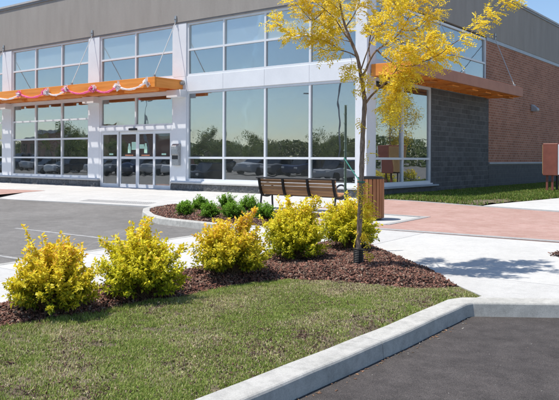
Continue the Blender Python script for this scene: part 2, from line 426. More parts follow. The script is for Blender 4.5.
def slab(name, poly, off, thick, mat, parent=None, zf=None, bevel=0.0):
    """flat piece with real thickness that follows the gentle fall of the ground"""
    bm = bmesh.new()
    pts = []
    for p in poly:
        if not pts or math.hypot(p[0] - pts[-1][0], p[1] - pts[-1][1]) > 1e-4: pts.append(p)
    if math.hypot(pts[0][0] - pts[-1][0], pts[0][1] - pts[-1][1]) < 1e-4: pts.pop()
    if len(pts) < 3: bm.free(); return None
    area = sum(pts[i][0] * pts[(i + 1) % len(pts)][1] - pts[(i + 1) % len(pts)][0] * pts[i][1] for i in range(len(pts)))
    if abs(area) < 0.01: bm.free(); return None
    if area < 0: pts = pts[::-1]
    f = bm.faces.new([bm.verts.new((p[0], p[1], 0)) for p in pts]); f.normal_update()
    bmesh.ops.triangulate(bm, faces=[f])
    for b in (5.5, 19.0):
        bmesh.ops.bisect_plane(bm, geom=bm.verts[:] + bm.edges[:] + bm.faces[:], plane_co=(0, b, 0), plane_no=(0, 1, 0), dist=1e-5)
    z = zf or (lambda x, y: gz(y) + off)
    top = bm.faces[:]
    ext = bmesh.ops.extrude_face_region(bm, geom=top)
    nv = [g for g in ext['geom'] if isinstance(g, bmesh.types.BMVert)]
    nvs = set(nv)
    for v in bm.verts:
        zz = z(v.co.x, v.co.y)
        v.co.z = zz if v in nvs else zz - thick
    bmesh.ops.recalc_face_normals(bm, faces=bm.faces[:])
    l = root_loc(parent) if parent is not None else Vector()
    bmesh.ops.translate(bm, verts=bm.verts[:], vec=-l)
    me = bpy.data.meshes.new(name); bm.to_mesh(me); bm.free(); me.materials.append(mat)
    o = bpy.data.objects.new(name, me); COL.objects.link(o)
    if parent is not None: o.parent = parent
    return o
def slab_grid(root, poly, off, thick, mat, xs, ys, gap=0.006, name='concrete_slab'):
    xs = [-1e3] + list(xs) + [1e3]; ys = [-1e3] + list(ys) + [1e3]
    for i in range(len(xs) - 1):
        for j in range(len(ys) - 1):
            p = clip_half(poly, 0, xs[i] + gap, False)
            if len(p) > 2: p = clip_half(p, 0, xs[i + 1] - gap, True)
            if len(p) > 2: p = clip_half(p, 1, ys[j] + gap, False)
            if len(p) > 2: p = clip_half(p, 1, ys[j + 1] - gap, True)
            if len(p) > 2: slab(name, p, off, thick, mat, root)
def frange(a, b, s):
    r = []
    while a < b: r.append(a); a += s
    return r

# ------------------------------------------------------------------ ground
A0, B0 = -11.18, 19.14                 # the building's near corner
GV, GF = [], []
for bb in (-900, 5.5, 19.0, 900):
    for aa in (-900, 900): GV.append((aa, bb, gz(bb)))
for k in range(3): GF.append((2 * k, 2 * k + 1, 2 * k + 3, 2 * k + 2))
tag(mesh_obj('parking_lot', GV, GF, M_ASPH), kind='structure')

KX = -2.81                              # face of the front kerb
kdir = Vector((0.77, 0.48)).normalized()
kc = Vector((KX, 6.90))
fa_poly = [(KX - 0.02, -14), (14, -14), (14, kc.y + (14 - kc.x) * kdir.y / kdir.x), (kc.x, kc.y)]
drv = slab('driveway', fa_poly, 0.004, 0.002, M_ASPH2); tag(drv, kind='structure')

# stall stripes
for (a0, a1, b) in ((-14.1, -9.35, 8.77), (-14.1, -9.35, 6.36), (-14.1, -9.35, 3.95)):
    o = slab('parking_stripe', [(a0, b - 0.05), (a1, b - 0.05), (a1, b + 0.05), (a0, b + 0.05)], 0.005, 0.003, M_STRIPE)
    tag(o, kind='structure')

# ---- sidewalks
WK = 0.13
mulch_edge = [(-6.6, 9.3), (-6.45, 9.85), (-6.1, 10.12), (-5.78, 10.06), (-4.46, 8.86), (-3.97, 8.44), (-3.32, 7.77), (-2.86, 7.36)]
kin0 = kc + Vector((-kdir.y, kdir.x)) * 0.26
walk_near = [(-9.2, -6), (-6.6, -6)] + mulch_edge + [(kin0.x + 0.06, kin0.y + 0.04), (kin0.x + kdir.x * 7.5, kin0.y + kdir.y * 7.5), (kin0.x + kdir.x * 7.5, 12.05), (-8.7, 12.05), (-8.7, 11.2), (-9.2, 10.8)]
bed = slab('sidewalk', walk_near, WK - 0.012, 0.3, M_BED); tag(bed, kind='structure')
slab_grid(bed, walk_near, WK, 0.03, M_CONC, [-7.9, -5.8, -1.2, 2.0], frange(-4, 9, 1.55))
# far walk along the shop front, bench pad
isl_cut = [(-14.55, 14.15), (-9.0, 14.15)]
far_poly = [(-48, 15.0), (-14.9, 15.0), (-14.75, 14.15), (-10.5, 14.15), (-10.5, 19.05), (-48, 19.05)]
bed2 = slab('sidewalk', far_poly, WK - 0.012, 0.3, M_BED); tag(bed2, kind='structure')
slab_grid(bed2, far_poly, WK, 0.03, M_CONC, frange(-46, -11, 2.0), [15.0, 16.4, 17.8])
def rampz(x, y): return gz(y) + 0.010 + (WK - 0.010) * (y - 13.6) / 1.39
m = MB(); RP = [(-48, 13.6), (-22, 13.66), (-19, 13.86), (-15.0, 14.05)]
for (p, q) in zip(RP, RP[1:]):
    r_, t_ = (q[0], 14.99), (p[0], 14.99)
    m.quad(*[(v[0], v[1], rampz(*v)) for v in (p, q, r_, t_)]); m.quad(*[(v[0], v[1], rampz(*v) - dz) for v, dz in ((p, 0), (p, .2), (q, .2), (q, 0))])
o = m.build('sidewalk', M_CONC); tag(o, kind='structure')
o = slab('tactile_paving', [(-19.0, 14.1), (-15.9, 14.25), (-15.9, 14.62), (-19.0, 14.47)], 0, 0.003, M_PAVEGREY, zf=lambda x, y: rampz(x, y) + 0.004); tag(o, kind='structure')
dv, df = MB(), 0
for i in range(38):
    for j in range(4):
        x = -18.95 + i * 0.08; y = 14.16 + j * 0.09 + (x + 19) * 0.048; z = rampz(x, y) + 0.004
        dv.tube([(x, y, z), (x, y, z + 0.006)], 0.014, 5)
dv.build('tactile_dome', M_CONC, o, kind='stuff')
# bench and bin pad
pad_poly = [(-10.49, 14.16), (-9.05, 14.16), (-9.05, 12.98), (-7.15, 12.98), (-7.15, 14.65), (-8.3, 14.75), (-8.9, 15.35), (-10.49, 15.35)]
bed3 = slab('sidewalk', pad_poly, WK - 0.012, 0.3, M_BED); tag(bed3, kind='structure')
slab_grid(bed3, pad_poly, WK, 0.03, M_CONC, [-8.95], [14.15])
# red pavers with grey border
pv = [(-9.05, 12.06), (6, 12.4), (6, 17.5), (-4.92, 17.75), (-7.15, 18.3), (-9.4, 18.95), (-10.48, 19.05), (-10.48, 15.36), (-8.85, 15.36), (-8.25, 14.9), (-7.0, 14.8), (-7.0, 12.88), (-9.05, 12.88)]
pave = slab('paver_walk', pv, WK - 0.004, 0.25, M_PAVE); tag(pave, kind='structure')
def strip(name, pts, wd, off, mat, parent):
    for (p, q) in zip(pts, pts[1:]):
        p, q = Vector(p), Vector(q); d = (q - p).normalized(); n = Vector((-d.y, d.x)) * wd / 2
        slab(name, [tuple(p - n), tuple(q - n), tuple(q + n), tuple(p + n)], off, 0.05, mat, parent)
strip('border_pavers', [(-8.7, 12.16), (6, 12.5)], 0.18, WK + 0.002, M_PAVEGREY, pave)
strip('border_pavers', [(-10.4, 19.0), (-9.4, 18.88), (-7.15, 18.22), (-4.92, 17.68), (6, 17.42)], 0.16, WK + 0.002, M_PAVEGREY, pave)
strip('border_pavers', [(-9.0, 12.93), (-7.07, 12.93)], 0.13, WK + 0.003, M_PAVEGREY, pave)
strip('border_pavers', [(-7.07, 12.9), (-7.07, 14.72)], 0.15, WK + 0.006, M_PAVEGREY, pave)
strip('border_pavers', [(-7.0, 14.8), (-8.3, 14.86)], 0.15, WK + 0.003, M_PAVEGREY, pave)
# strip of red paving on the far left
lp = [ground(-40, 189.0, WK), ground(0, 189.2, WK), ground(45, 190.7, WK), ground(0, 194.6, WK), ground(-40, 199, WK)]
o = slab('paver_walk', [(p.x, p.y) for p in lp], WK + 0.006, 0.004, M_PAVE); tag(o, kind='structure')
# concrete walk leading off behind the grass on the right
w2 = [(-7.12, 18.42), (-4.92, 17.9), (6, 17.65), (6, 30), (-5.6, 30), (-6.55, 23.5)]
bed4 = slab('sidewalk', w2, WK - 0.012, 0.3, M_BED); tag(bed4, kind='structure')
slab_grid(bed4, w2, WK, 0.03, M_CONC, [-4.2, -1.5, 1.2], [20.5, 23, 25.5])
o = slab('sidewalk', [(-9.0, 12.04), (-9.0, 11.25), (-8.72, 11.25), (-8.72, 12.04)], WK, 0.2, M_CONC); tag(o, kind='structure')

# ---- kerbs: cast segments with joints
def kerb_run(name, path, width, h, seglen, side=1, zbase=0.0, nose=0.02):
    """path = foot line of the kerb face; side=+1 puts the kerb to the left of travel"""
    pts = [Vector(p) for p in path]
    # resample
    res = [pts[0]]
    for p, q in zip(pts, pts[1:]):
        n = max(1, int((q - p).length / 0.25))
        for k in range(1, n + 1): res.append(p.lerp(q, k / n))
    nor = []
    for i in range(len(res)):
        d0 = (res[i] - res[i - 1]).normalized() if i else (res[1] - res[0]).normalized()
        d1 = (res[i + 1] - res[i]).normalized() if i < len(res) - 1 else d0
        n0 = Vector((-d0.y, d0.x)); n1 = Vector((-d1.y, d1.x)); nn = (n0 + n1).normalized()
        nor.append(nn / max(0.4, nn.dot(n0)) * side)
    root = None; cur = []; ln = 0
    segs = []
    for i in range(len(res)):
        cur.append(i)
        if i: ln += (res[i] - res[i - 1]).length
        if ln >= seglen or i == len(res) - 1:
            if len(cur) > 1: segs.append(cur)
            cur = [i]; ln = 0
    root = empty(name, (res[0].x, res[0].y, 0)); tag(root, kind='structure')
    for sg in segs:
        m = MB(); rings = []
        for k, i in enumerate(sg):
            p = res[i].copy()
            if k == 0 and len(sg) > 1: p = p.lerp(res[sg[1]], 0.012)
            if k == len(sg) - 1: p = p.lerp(res[sg[-2]], 0.012)
            z = gz(p.y) + zbase
            n = nor[i]
            wob = 0.004 * mnoise.noise(Vector((p.x * 1.7, p.y * 1.7, 3.0)))
            prof = [(0, -0.12), (0.0, 0.0), (0.012, h - nose), (0.012 + nose * 0.4, h - nose * 0.35), (0.012 + nose, h), (width - nose, h + 0.004), (width - 0.003, h - nose * 0.5), (width, -0.12)]
            idx = []
            for (u, zz) in prof:
                idx.append(len(m.v)); m.v.append((p.x + n.x * (u + wob), p.y + n.y * (u + wob), z + zz + wob))
            rings.append(idx)
        for a, b in zip(rings, rings[1:]):
            K = len(a)
            for q in range(K):
                m.f.append((a[q], b[q], b[(q + 1) % K], a[(q + 1) % K]) if side > 0 else (a[q], a[(q + 1) % K], b[(q + 1) % K], b[q]))
        m.f.append(tuple(rings[0])); m.f.append(tuple(rings[-1])[::-1])
        o = m.build('kerb_segment', M_KERB, root)
        bm = bmesh.new(); bm.from_mesh(o.data); bmesh.ops.recalc_face_normals(bm, faces=bm.faces[:]); bm.to_mesh(o.data); bm.free()
    return root
kerb_run('kerb', [(KX, -9), (KX, 6.86), (kc.x + 0.03, kc.y + 0.03), tuple(kc + kdir * 8)], 0.26, WK + 0.016, 3.4, 1)
isl_path = [(-8.75, 11.02), (-10.5, 10.97), (-12.0, 11.12), (-12.9, 11.55), (-13.7, 12.1), (-14.35, 12.7), (-14.72, 13.35), (-14.85, 14.1)]
kerb_run('kerb', isl_path, 0.2, WK + 0.012, 2.4, -1)
kerb_run('kerb', [(-9.22, 10.9), (-9.22, -8)], 0.16, WK + 0.004, 3.0, 1)

# ---- planting beds and lawn: relief, then chips / blades
def relief(name, poly, step, zfun, mat, parent=None, kind='structure'):
    xs = [p[0] for p in poly]; ys = [p[1] for p in poly]
    gx = np.arange(min(xs), max(xs) + step, step); gy = np.arange(min(ys), max(ys) + step, step)
    X, Y = np.meshgrid(gx, gy); ins = in_poly(X, Y, poly)
    Z = zfun(X, Y)
    idx = -np.ones(X.shape, dtype=int); idx[ins] = np.arange(ins.sum())
    q = ins[:-1, :-1] & ins[1:, :-1] & ins[:-1, 1:] & ins[1:, 1:]
    T = np.stack([idx[:-1, :-1][q], idx[:-1, 1:][q], idx[1:, 1:][q], idx[1:, :-1][q]], 1)
    o = np_obj(name, np.stack([X[ins], Y[ins], Z[ins]], 1), T, mat, parent, smooth=True)
    o['kind'] = kind
    return o
def vnoise(X, Y, s, seed=0.0):
    """cheap smooth value noise"""
    rg = np.random.default_rng(int(seed * 1000) + 5); tab = rg.random((64, 64))
    x = X / s; y = Y / s; xi = np.floor(x).astype(int); yi = np.floor(y).astype(int)
    fx = x - xi; fy = y - yi; fx = fx * fx * (3 - 2 * fx); fy = fy * fy * (3 - 2 * fy)
    g = lambda i, j: tab[i % 64, j % 64]
    return (g(xi, yi) * (1 - fx) + g(xi + 1, yi) * fx) * (1 - fy) + (g(xi, yi + 1) * (1 - fx) + g(xi + 1, yi + 1) * fx) * fy
border = [(-5.62, -5), (-5.70, 2.5), (-5.67, 3.6), (-5.60, 4.5), (-5.50, 5.4), (-5.36, 6.3), (-5.12, 6.85), (-4.7, 7.12), (-4.2, 7.2), (-3.75, 7.25), (-3.42, 7.42)]
mulch_poly = [(-6.62, -5)] + border + [(-3.28, 7.74), (-3.95, 8.46), (-4.44, 8.89), (-5.77, 10.1), (-6.1, 10.16), (-6.47, 9.88), (-6.62, 9.3)]
lawn_poly = [(-3.04, -5), (-3.04, 6.92), (-2.86, 7.12), (-2.74, 7.34), (-3.26, 7.78), (-3.62, 7.5), (-4.2, 7.34), (-4.75, 7.26), (-5.2, 6.98), (-5.45, 6.4), (-5.62, 5.4), (-5.74, 4.5), (-5.84, 3.6), (-5.84, 2.5), (-5.76, -5)]
TREE = Vector((-4.73, 7.88))
def mulch_z(X, Y):
    d = edge_dist(X, Y, mulch_poly)
    m = np.minimum(0.10, d * 0.30) + 0.02 * np.exp(-((X - TREE.x) ** 2 + (Y - TREE.y) ** 2) / 0.5)
    return gzn(Y) + WK - 0.025 + m + (vnoise(X, Y, 0.17, 1) - 0.5) * 0.035 + (vnoise(X, Y, 0.05, 2) - 0.5) * 0.02
def lawn_z(X, Y):
    d = edge_dist(X, Y, lawn_poly)
    return gzn(Y) + WK - 0.03 + np.minimum(0.035, d * 0.12) + (vnoise(X, Y, 0.45, 3) - 0.5) * 0.03 + (vnoise(X, Y, 0.06, 4) - 0.5) * 0.012
mulch = relief('planting_bed', mulch_poly, 0.045, mulch_z, M_MULCHBASE)
lawn = relief('lawn', lawn_poly, 0.045, lawn_z, M_TURFSOIL)
isl_poly = [(-9.1, 11.2), (-10.5, 11.16), (-11.95, 11.3), (-12.8, 11.72), (-13.55, 12.25), (-14.18, 12.82), (-14.52, 13.4), (-14.66, 14.1), (-9.1, 14.1)]
def isl_z(X, Y):
    d = edge_dist(X, Y, isl_poly)
    return gzn(Y) + WK - 0.03 + np.minimum(0.07, d * 0.18) + (vnoise(X, Y, 0.2, 6) - 0.5) * 0.03
isl = relief('planting_bed', isl_poly, 0.07, isl_z, M_MULCHBASE)
RBED = [(-3.16, 10.66), (-2.8, 10.36), (2, 11.2), (2, 11.75), (-2.6, 11.15)]
rb = relief('planting_bed', RBED, 0.05, lambda X, Y: gzn(Y) + WK + 0.012 + np.minimum(0.09, edge_dist(X, Y, RBED) * 0.4), M_MULCHBASE)

def scatter(poly, n, rg):
    xs = [p[0] for p in poly]; ys = [p[1] for p in poly]
    X = rg.uniform(min(xs), max(xs), n); Y = rg.uniform(min(ys), max(ys), n)
    k = in_poly(X, Y, poly); return X[k], Y[k]
def chips(name, X, Y, Z, rg, lmin, lmax, parent, pal, mat=M_CHIP, tilt=0.45, aspect=(0.25, 0.6)):
    n = len(X)
    ln = rg.uniform(lmin, lmax, n); wd = ln * rg.uniform(aspect[0], aspect[1], n); th = ln * rg.uniform(0.1, 0.3, n)
    az = rg.uniform(0, 2 * np.pi, n); el = rg.normal(0, tilt, n); ro = rg.normal(0, tilt, n)
    u = np.stack([np.cos(az) * np.cos(el), np.sin(az) * np.cos(el), np.sin(el)], 1)
    s0 = np.stack([-np.sin(az), np.cos(az), np.zeros(n)], 1); n0 = np.cross(u, s0)
    s1 = s0 * np.cos(ro)[:, None] + n0 * np.sin(ro)[:, None]; n1 = np.cross(u, s1)
    cor = np.array([(-1, -1, -1), (1, -0.6, -1), (1, 0.7, -1), (-1, 1, -1), (-0.9, -0.8, 1), (0.85, -0.5, 1), (0.9, 0.6, 1), (-1, 0.9, 1)], dtype=float)
    P = np.stack([X, Y, Z], 1)
    V = P[:, None, :] + 0.5 * (cor[None, :, 0:1] * (u * ln[:, None])[:, None, :] + cor[None, :, 1:2] * (s1 * wd[:, None])[:, None, :] + cor[None, :, 2:3] * (n1 * th[:, None])[:, None, :])
    fq = np.array([(0, 3, 2, 1), (4, 5, 6, 7), (0, 1, 5, 4), (1, 2, 6, 5), (2, 3, 7, 6), (3, 0, 4, 7)])
    T = (np.arange(n)[:, None, None] * 8 + fq[None]).reshape(-1, 4)
    pal = np.array(pal); c = pal[rg.integers(0, len(pal), n)] * rg.uniform(0.65, 1.3, n)[:, None]
    return np_obj(name, V.reshape(-1, 3), T, mat, parent, np.repeat(c, 8, 0), 'stuff')
PAL_MULCH = [(0.165, 0.072, 0.050), (0.205, 0.095, 0.065), (0.12, 0.056, 0.042), (0.085, 0.045, 0.035), (0.25, 0.125, 0.09), (0.19, 0.11, 0.08), (0.24, 0.18, 0.135), (0.065, 0.04, 0.032)]
X, Y = scatter([p if p[1] > 0 else (p[0], 2.2) for p in mulch_poly], 95000, nrg)
chips('bark_chips', X, Y, mulch_z(X, Y) + nrg.uniform(0.0, 0.018, len(X)), nrg, 0.012, 0.056, mulch, PAL_MULCH, tilt=0.55)
X, Y = scatter(isl_poly, 11000, nrg)
chips('bark_chips', X, Y, isl_z(X, Y) + 0.008, nrg, 0.03, 0.08, isl, PAL_MULCH)
X, Y = scatter(RBED, 3500, nrg)
chips('bark_chips', X, Y, gzn(Y) + WK + 0.02 + np.minimum(0.09, edge_dist(X, Y, RBED) * 0.4), nrg, 0.03, 0.07, rb, PAL_MULCH)
# stray chips on the lawn edge and debris along the kerb
X, Y = scatter([(-5.9, 2.5), (-3.1, 2.5), (-3.1, 7.3), (-5.3, 7.2)], 30000, nrg)
k = nrg.random(len(X)) < np.clip(vnoise(X, Y, 0.4, 8) * 1.6 + vnoise(X, Y, 0.13, 18) - 1.0, 0.03, 1); X, Y = X[k], Y[k]
chips('bark_chips', X, Y, lawn_z(X, Y) + 0.012, nrg, 0.007, 0.024, lawn, [(0.06, 0.038, 0.03), (0.10, 0.065, 0.048), (0.085, 0.05, 0.04), (0.14, 0.09, 0.065), (0.12, 0.055, 0.045), (0.34, 0.27, 0.18)], tilt=0.7)
Y = nrg.uniform(3.4, 6.85, 110); X = KX + 0.012 + np.abs(nrg.normal(0, 0.05, 110))
chips('kerb_debris', X, Y, gzn(Y) + 0.007, nrg, 0.006, 0.03, drv, [(0.25, 0.14, 0.09), (0.33, 0.2, 0.12), (0.2, 0.15, 0.1), (0.28, 0.26, 0.23)], tilt=0.1)
X, Y = scatter([(-2.7, 2), (4, 2), (4, 9), (-2.0, 7)], 500, nrg)
chips('asphalt_grit', X, Y, gzn(Y) + 0.006, nrg, 0.004, 0.012, drv, [(0.3, 0.28, 0.26), (0.2, 0.16, 0.13)], tilt=0.1, aspect=(0.6, 1))

def blades(name, X, Y, Z, hgt, rg, parent, pal_g, pal_s, straw, wd=0.0045):
    n = len(X); az = rg.uniform(0, 2 * np.pi, n); lean = np.abs(rg.normal(0.45, 0.35, n)); h = hgt * rg.uniform(0.55, 1.35, n)
    d = np.stack([np.cos(az), np.sin(az), np.zeros(n)], 1); s = np.stack([-np.sin(az), np.cos(az), np.zeros(n)], 1) * (wd * rg.uniform(0.6, 1.4, n))[:, None]
    P = np.stack([X, Y, Z - 0.004], 1)
    upv = np.array([0, 0, 1.0])
    mid = P + d * (np.sin(lean * 0.5) * h * 0.5)[:, None] + upv * (np.cos(lean * 0.5) * h * 0.55)[:, None]
    tip = P + d * (np.sin(lean) * h)[:, None] + upv * (np.cos(lean) * h * 0.95)[:, None]
    V = np.stack([P - s, P + s, mid - s * 0.7, mid + s * 0.7, tip], 1).reshape(-1, 3)
    b = np.arange(n)[:, None] * 5
    T = np.concatenate([b + np.array([[0, 1, 3]]), b + np.array([[0, 3, 2]]), b + np.array([[2, 3, 4]])], 0)
    pg = np.array(pal_g)[rg.integers(0, len(pal_g), n)]; ps = np.array(pal_s)[rg.integers(0, len(pal_s), n)]
    c = np.where((rg.random(n) < straw)[:, None], ps, pg) * rg.uniform(0.75, 1.25, n)[:, None]
    return np_obj(name, V, T, M_GRASS, parent, np.repeat(c, 5, 0), 'stuff')
GREEN = [(0.25, 0.33, 0.065), (0.315, 0.385, 0.09), (0.20, 0.28, 0.05), (0.38, 0.41, 0.12)]
STRAW = [(0.60, 0.53, 0.29), (0.52, 0.43, 0.23), (0.68, 0.61, 0.40), (0.36, 0.28, 0.16)]
near = [(-3.07, 2.4), (-3.07, 6.93), (-2.92, 7.1), (-2.82, 7.33), (-3.26, 7.74), (-3.7, 7.4), (-4.3, 7.24), (-4.8, 7.14), (-5.18, 6.88), (-5.4, 6.35), (-5.55, 5.4), (-5.66, 4.5), (-5.76, 3.6), (-5.78, 2.4)]
X, Y = scatter(near, 400000, nrg)
dn = vnoise(X, Y, 0.55, 9) * 0.34 + vnoise(X, Y, 0.15, 10) * 0.36 + vnoise(X, Y, 0.06, 16) * 0.30
k = nrg.random(len(X)) < np.clip((dn - 0.28) * 3.2, 0.10, 1.0); X, Y = X[k], Y[k]; dn = dn[k]
edg = edge_dist(X, Y, near); left = np.clip((-X - 4.9) / 0.7, 0, 1)
straw = np.clip(1.05 - 1.65 * (vnoise(X, Y, 0.6, 12) * 0.65 + vnoise(X, Y, 0.2, 13) * 0.35) - 0.28 * left, 0.05, 0.9)
blades('grass_blades', X, Y, lawn_z(X, Y), 0.020 + 0.016 * dn + 0.018 * left, nrg, lawn, GREEN, STRAW, straw, 0.0029)
# lawn by the side wall
gp = [(A0 + 0.02, 19.2), (-10.45, 19.1), (-9.4, 18.98), (-7.2, 18.4), (-6.62, 23.5), (-5.7, 30), (-4.5, 45), (A0 + 0.02, 45)]
gz_side = lambda X, Y: gzn(Y) + WK + 0.0 + np.minimum(0.05, edge_dist(X, Y, gp) * 0.1) + (vnoise(X, Y, 0.6, 14) - 0.5) * 0.03
glawn = relief('lawn', gp, 0.14, gz_side, M_TURFSOIL)
slab('soil_bed', [(p[0] * 1.0, p[1]) for p in gp], WK - 0.03, 0.25, M_SOIL, glawn)
X, Y = scatter([p if p[1] < 40 else (p[0], 40) for p in gp], 120000, nrg)
dirt = np.exp(-(((X + 7.35) / 0.45) ** 2 + ((Y - 19.4) / 1.1) ** 2))
k = nrg.random(len(X)) < np.clip(1.0 - dirt * 1.1 - 0.5 * (vnoise(X, Y, 0.8, 15) < 0.22), 0.03, 1); X, Y = X[k], Y[k]
blades('grass_blades', X, Y, gz_side(X, Y), 0.085, nrg, glawn, [(0.13, 0.20, 0.030), (0.17, 0.24, 0.038), (0.10, 0.165, 0.026)], [(0.33, 0.28, 0.10), (0.26, 0.24, 0.08)], np.full(len(X), 0.14), 0.011)

# ------------------------------------------------------------------ the shop building
GL = gz(25) + WK                        # ground line at the walls (0.41)
bld = empty('shop_building', (A0, B0, GL), 'large taupe stucco shop with white framed windows and brown brick side', 'building')
def fbox(m, side, u0, u1, d0, d1, z0, z1):
    """box on the front ('f': u along x, d inwards) or the side wall ('s': u along y, d inwards)"""
    if side == 'f': return m.box(u0, u1, B0 + d0, B0 + d1, z0, z1)
    return m.box(A0 - d0, A0 - d1, u0, u1, z0, z1)
def window(side, u0, u1, z0, z1, us, zs, fw=0.085, mw=0.075, d0=0.02, d1=0.15, name='window', skip=()):
    m = MB()
    fbox(m, side, u0, u0 + fw, d0, d1, z0, z1); fbox(m, side, u1 - fw, u1, d0, d1, z0, z1)
    fbox(m, side, u0 + fw, u1 - fw, d0 + 0.002, d1 - 0.002, z0, z0 + fw); fbox(m, side, u0 + fw, u1 - fw, d0 + 0.002, d1 - 0.002, z1 - fw, z1)
    for u in us: fbox(m, side, u - mw / 2, u + mw / 2, d0 + 0.004, d1 - 0.004, z0 + fw, z1 - fw)
    cu = [u0 + fw] + [q for u in us for q in (u - mw / 2, u + mw / 2)] + [u1 - fw]
    for z in zs:
        for i in range(0, len(cu), 2): fbox(m, side, cu[i], cu[i + 1], d0 + 0.006, d1 - 0.006, z - mw / 2, z + mw / 2)
    fr = m.build(name, M_FRAME, bld)
    cz = [z0 + fw] + [q for z in zs for q in (z - mw / 2, z + mw / 2)] + [z1 - fw]
    for i in range(0, len(cu), 2):
        for j in range(0, len(cz), 2):
            e = 0.012; a0, a1, b0, b1 = cu[i] - e, cu[i + 1] + e, cz[j] - e, cz[j + 1] + e
            t1, t2 = rnd.uniform(-0.006, 0.006), rnd.uniform(-0.004, 0.004)
            p = MB(); dm = (d0 + d1) / 2
            def P(u, d, z):
                dd = d + t1 * (u - a0) / max(0.3, a1 - a0) * 2 + t2 * (z - b0) / max(0.3, b1 - b0) * 2
                return (u, B0 + dd, z) if side == 'f' else (A0 - dd, u, z)
            c = [P(a0, dm - .004, b0), P(a1, dm - .004, b0), P(a1, dm - .004, b1), P(a0, dm - .004, b1), P(a0, dm + .004, b0), P(a1, dm + .004, b0), P(a1, dm + .004, b1), P(a0, dm + .004, b1)]
            p.v = c; p.f = [(0, 1, 2, 3), (4, 7, 6, 5), (0, 4, 5, 1), (1, 5, 6, 2), (2, 6, 7, 3), (3, 7, 4, 0)]
            p.build('pane', M_GLASSC if (side == 'f' and z1 > 6 and j == len(cz) - 2) else M_GLASS, fr)
    return fr
fa = lambda r: A0 + r                    # front offsets from the corner
COLS = [(-27.3, -26.5), (-20.74, -19.93), (-13.95, -13.2), (-8.70, -7.98), (-0.37, 0.0)]
ZSILL, ZTR, ZH, ZU0, ZUM, ZU1, ZP = 0.78, 1.66, 4.20, 4.79, 5.80, 6.84, 9.05
BAYS = [((-26.5, -20.74), (-24.6, -22.6)), ((-19.93, -13.95), (-18.0, -15.96)), ((-13.2, -8.70), (-10.94,)), ((-7.98, -0.37), (-6.1, -4.15, -2.23))]
for k, ((u0, u1), us) in enumerate(BAYS):
    u0, u1, us = fa(u0), fa(u1), [fa(u) for u in us]
    window('f', u0, u1, ZU0, ZU1, us, [ZUM])
    bb_ = MB().box(u0 + 0.06, u1 - 0.06, B0 + 0.108, B0 + 0.13, ZUM + 0.045, ZU1 - 0.09); bb_.build('backing_board', M_BLIND, bld)
    if k in (0, 1): window('f', u0, u1, ZSILL, ZH, us, [1.64, 2.49, 3.35])
    if k == 3: window('f', u0, u1, ZSILL, ZH, us, [ZTR])
# columns, spandrel and their seams
for (u0, u1) in COLS:
    m = MB()
    if u1 == 0.0:
        m.box(fa(u0), A0, B0 - 0.03, B0 + 0.5, GL - 0.05, ZU1)
    else:
        m.box(fa(u0), fa(u1), B0 - 0.03, B0 + 0.35, GL - 0.05, 4.78); m.box(fa(u0) + .003, fa(u1) - .003, B0 - 0.027, B0 + 0.35, 4.788, ZU1)
    m.build('column', M_WHITE, bld, bevel=0.006)
prev = None
for k, ((u0, u1), us) in enumerate(BAYS):
    cuts = [fa(u0)] + [fa(u) for u in us] + [fa(u1)]
    for a, b in zip(cuts, cuts[1:]): MB().box(a + .003, b - .003, B0 - 0.012, B0 + 0.3, ZH + 0.002, ZU0 - 0.002).build('spandrel_panel', M_WHITE, bld, bevel=0.004)
# plinth: split-face stones under a pale sill
base_me = None
for (u0, u1) in ((-27.0, -13.13), (-8.75, 0.02)):
    MB().box(fa(u0), fa(u1), B0 - 0.16, B0 + 0.2, 0.665, 0.735).build('sill', M_SILL, bld, bevel=0.008)
    MB().box(fa(u0) + 0.02, fa(u1) - 0.02, B0 - 0.085, B0 + 0.2, 0.735, ZSILL).build('base_trim', M_WHITE, bld)
    MB().box(fa(u0) + 0.02, fa(u1) - 0.02, B0 - 0.05, B0 + 0.2, GL - 0.1, 0.66).build('plinth_core', M_MORTAR, bld)
    n = int((u1 - u0) / 0.42); st = (u1 - u0) / n
    for i in range(n):
        if base_me is None or i % 5 == 0:
            bm = bmesh.new(); bmesh.ops.create_grid(bm, x_segments=5, y_segments=3, size=0.5)
            for v in bm.verts:
                ed = max(abs(v.co.x), abs(v.co.y)) > 0.49
                dep = -0.095 + (0 if ed else -rnd.uniform(0.005, 0.035))
                x, y = v.co.x * (st - 0.008), v.co.y * 0.236
                v.co = (x, dep, y)
            bmesh.ops.reverse_faces(bm, faces=bm.faces[:])
            ext = bmesh.ops.extrude_edge_only(bm, edges=[e for e in bm.edges if e.is_boundary])
            for g in ext['geom']:
                if isinstance(g, bmesh.types.BMVert): g.co.y = -0.04
            bmesh.ops.recalc_face_normals(bm, faces=bm.faces[:])
            base_me = bpy.data.meshes.new('plinth_stone'); bm.to_mesh(base_me); bm.free(); base_me.materials.append(M_SPLIT)
        o = bpy.data.objects.new('plinth_stone', base_me); COL.objects.link(o); o.parent = bld
        o.location = Vector((fa(u0) + (i + 0.5) * st, B0, 0.537)) - root_loc(bld)
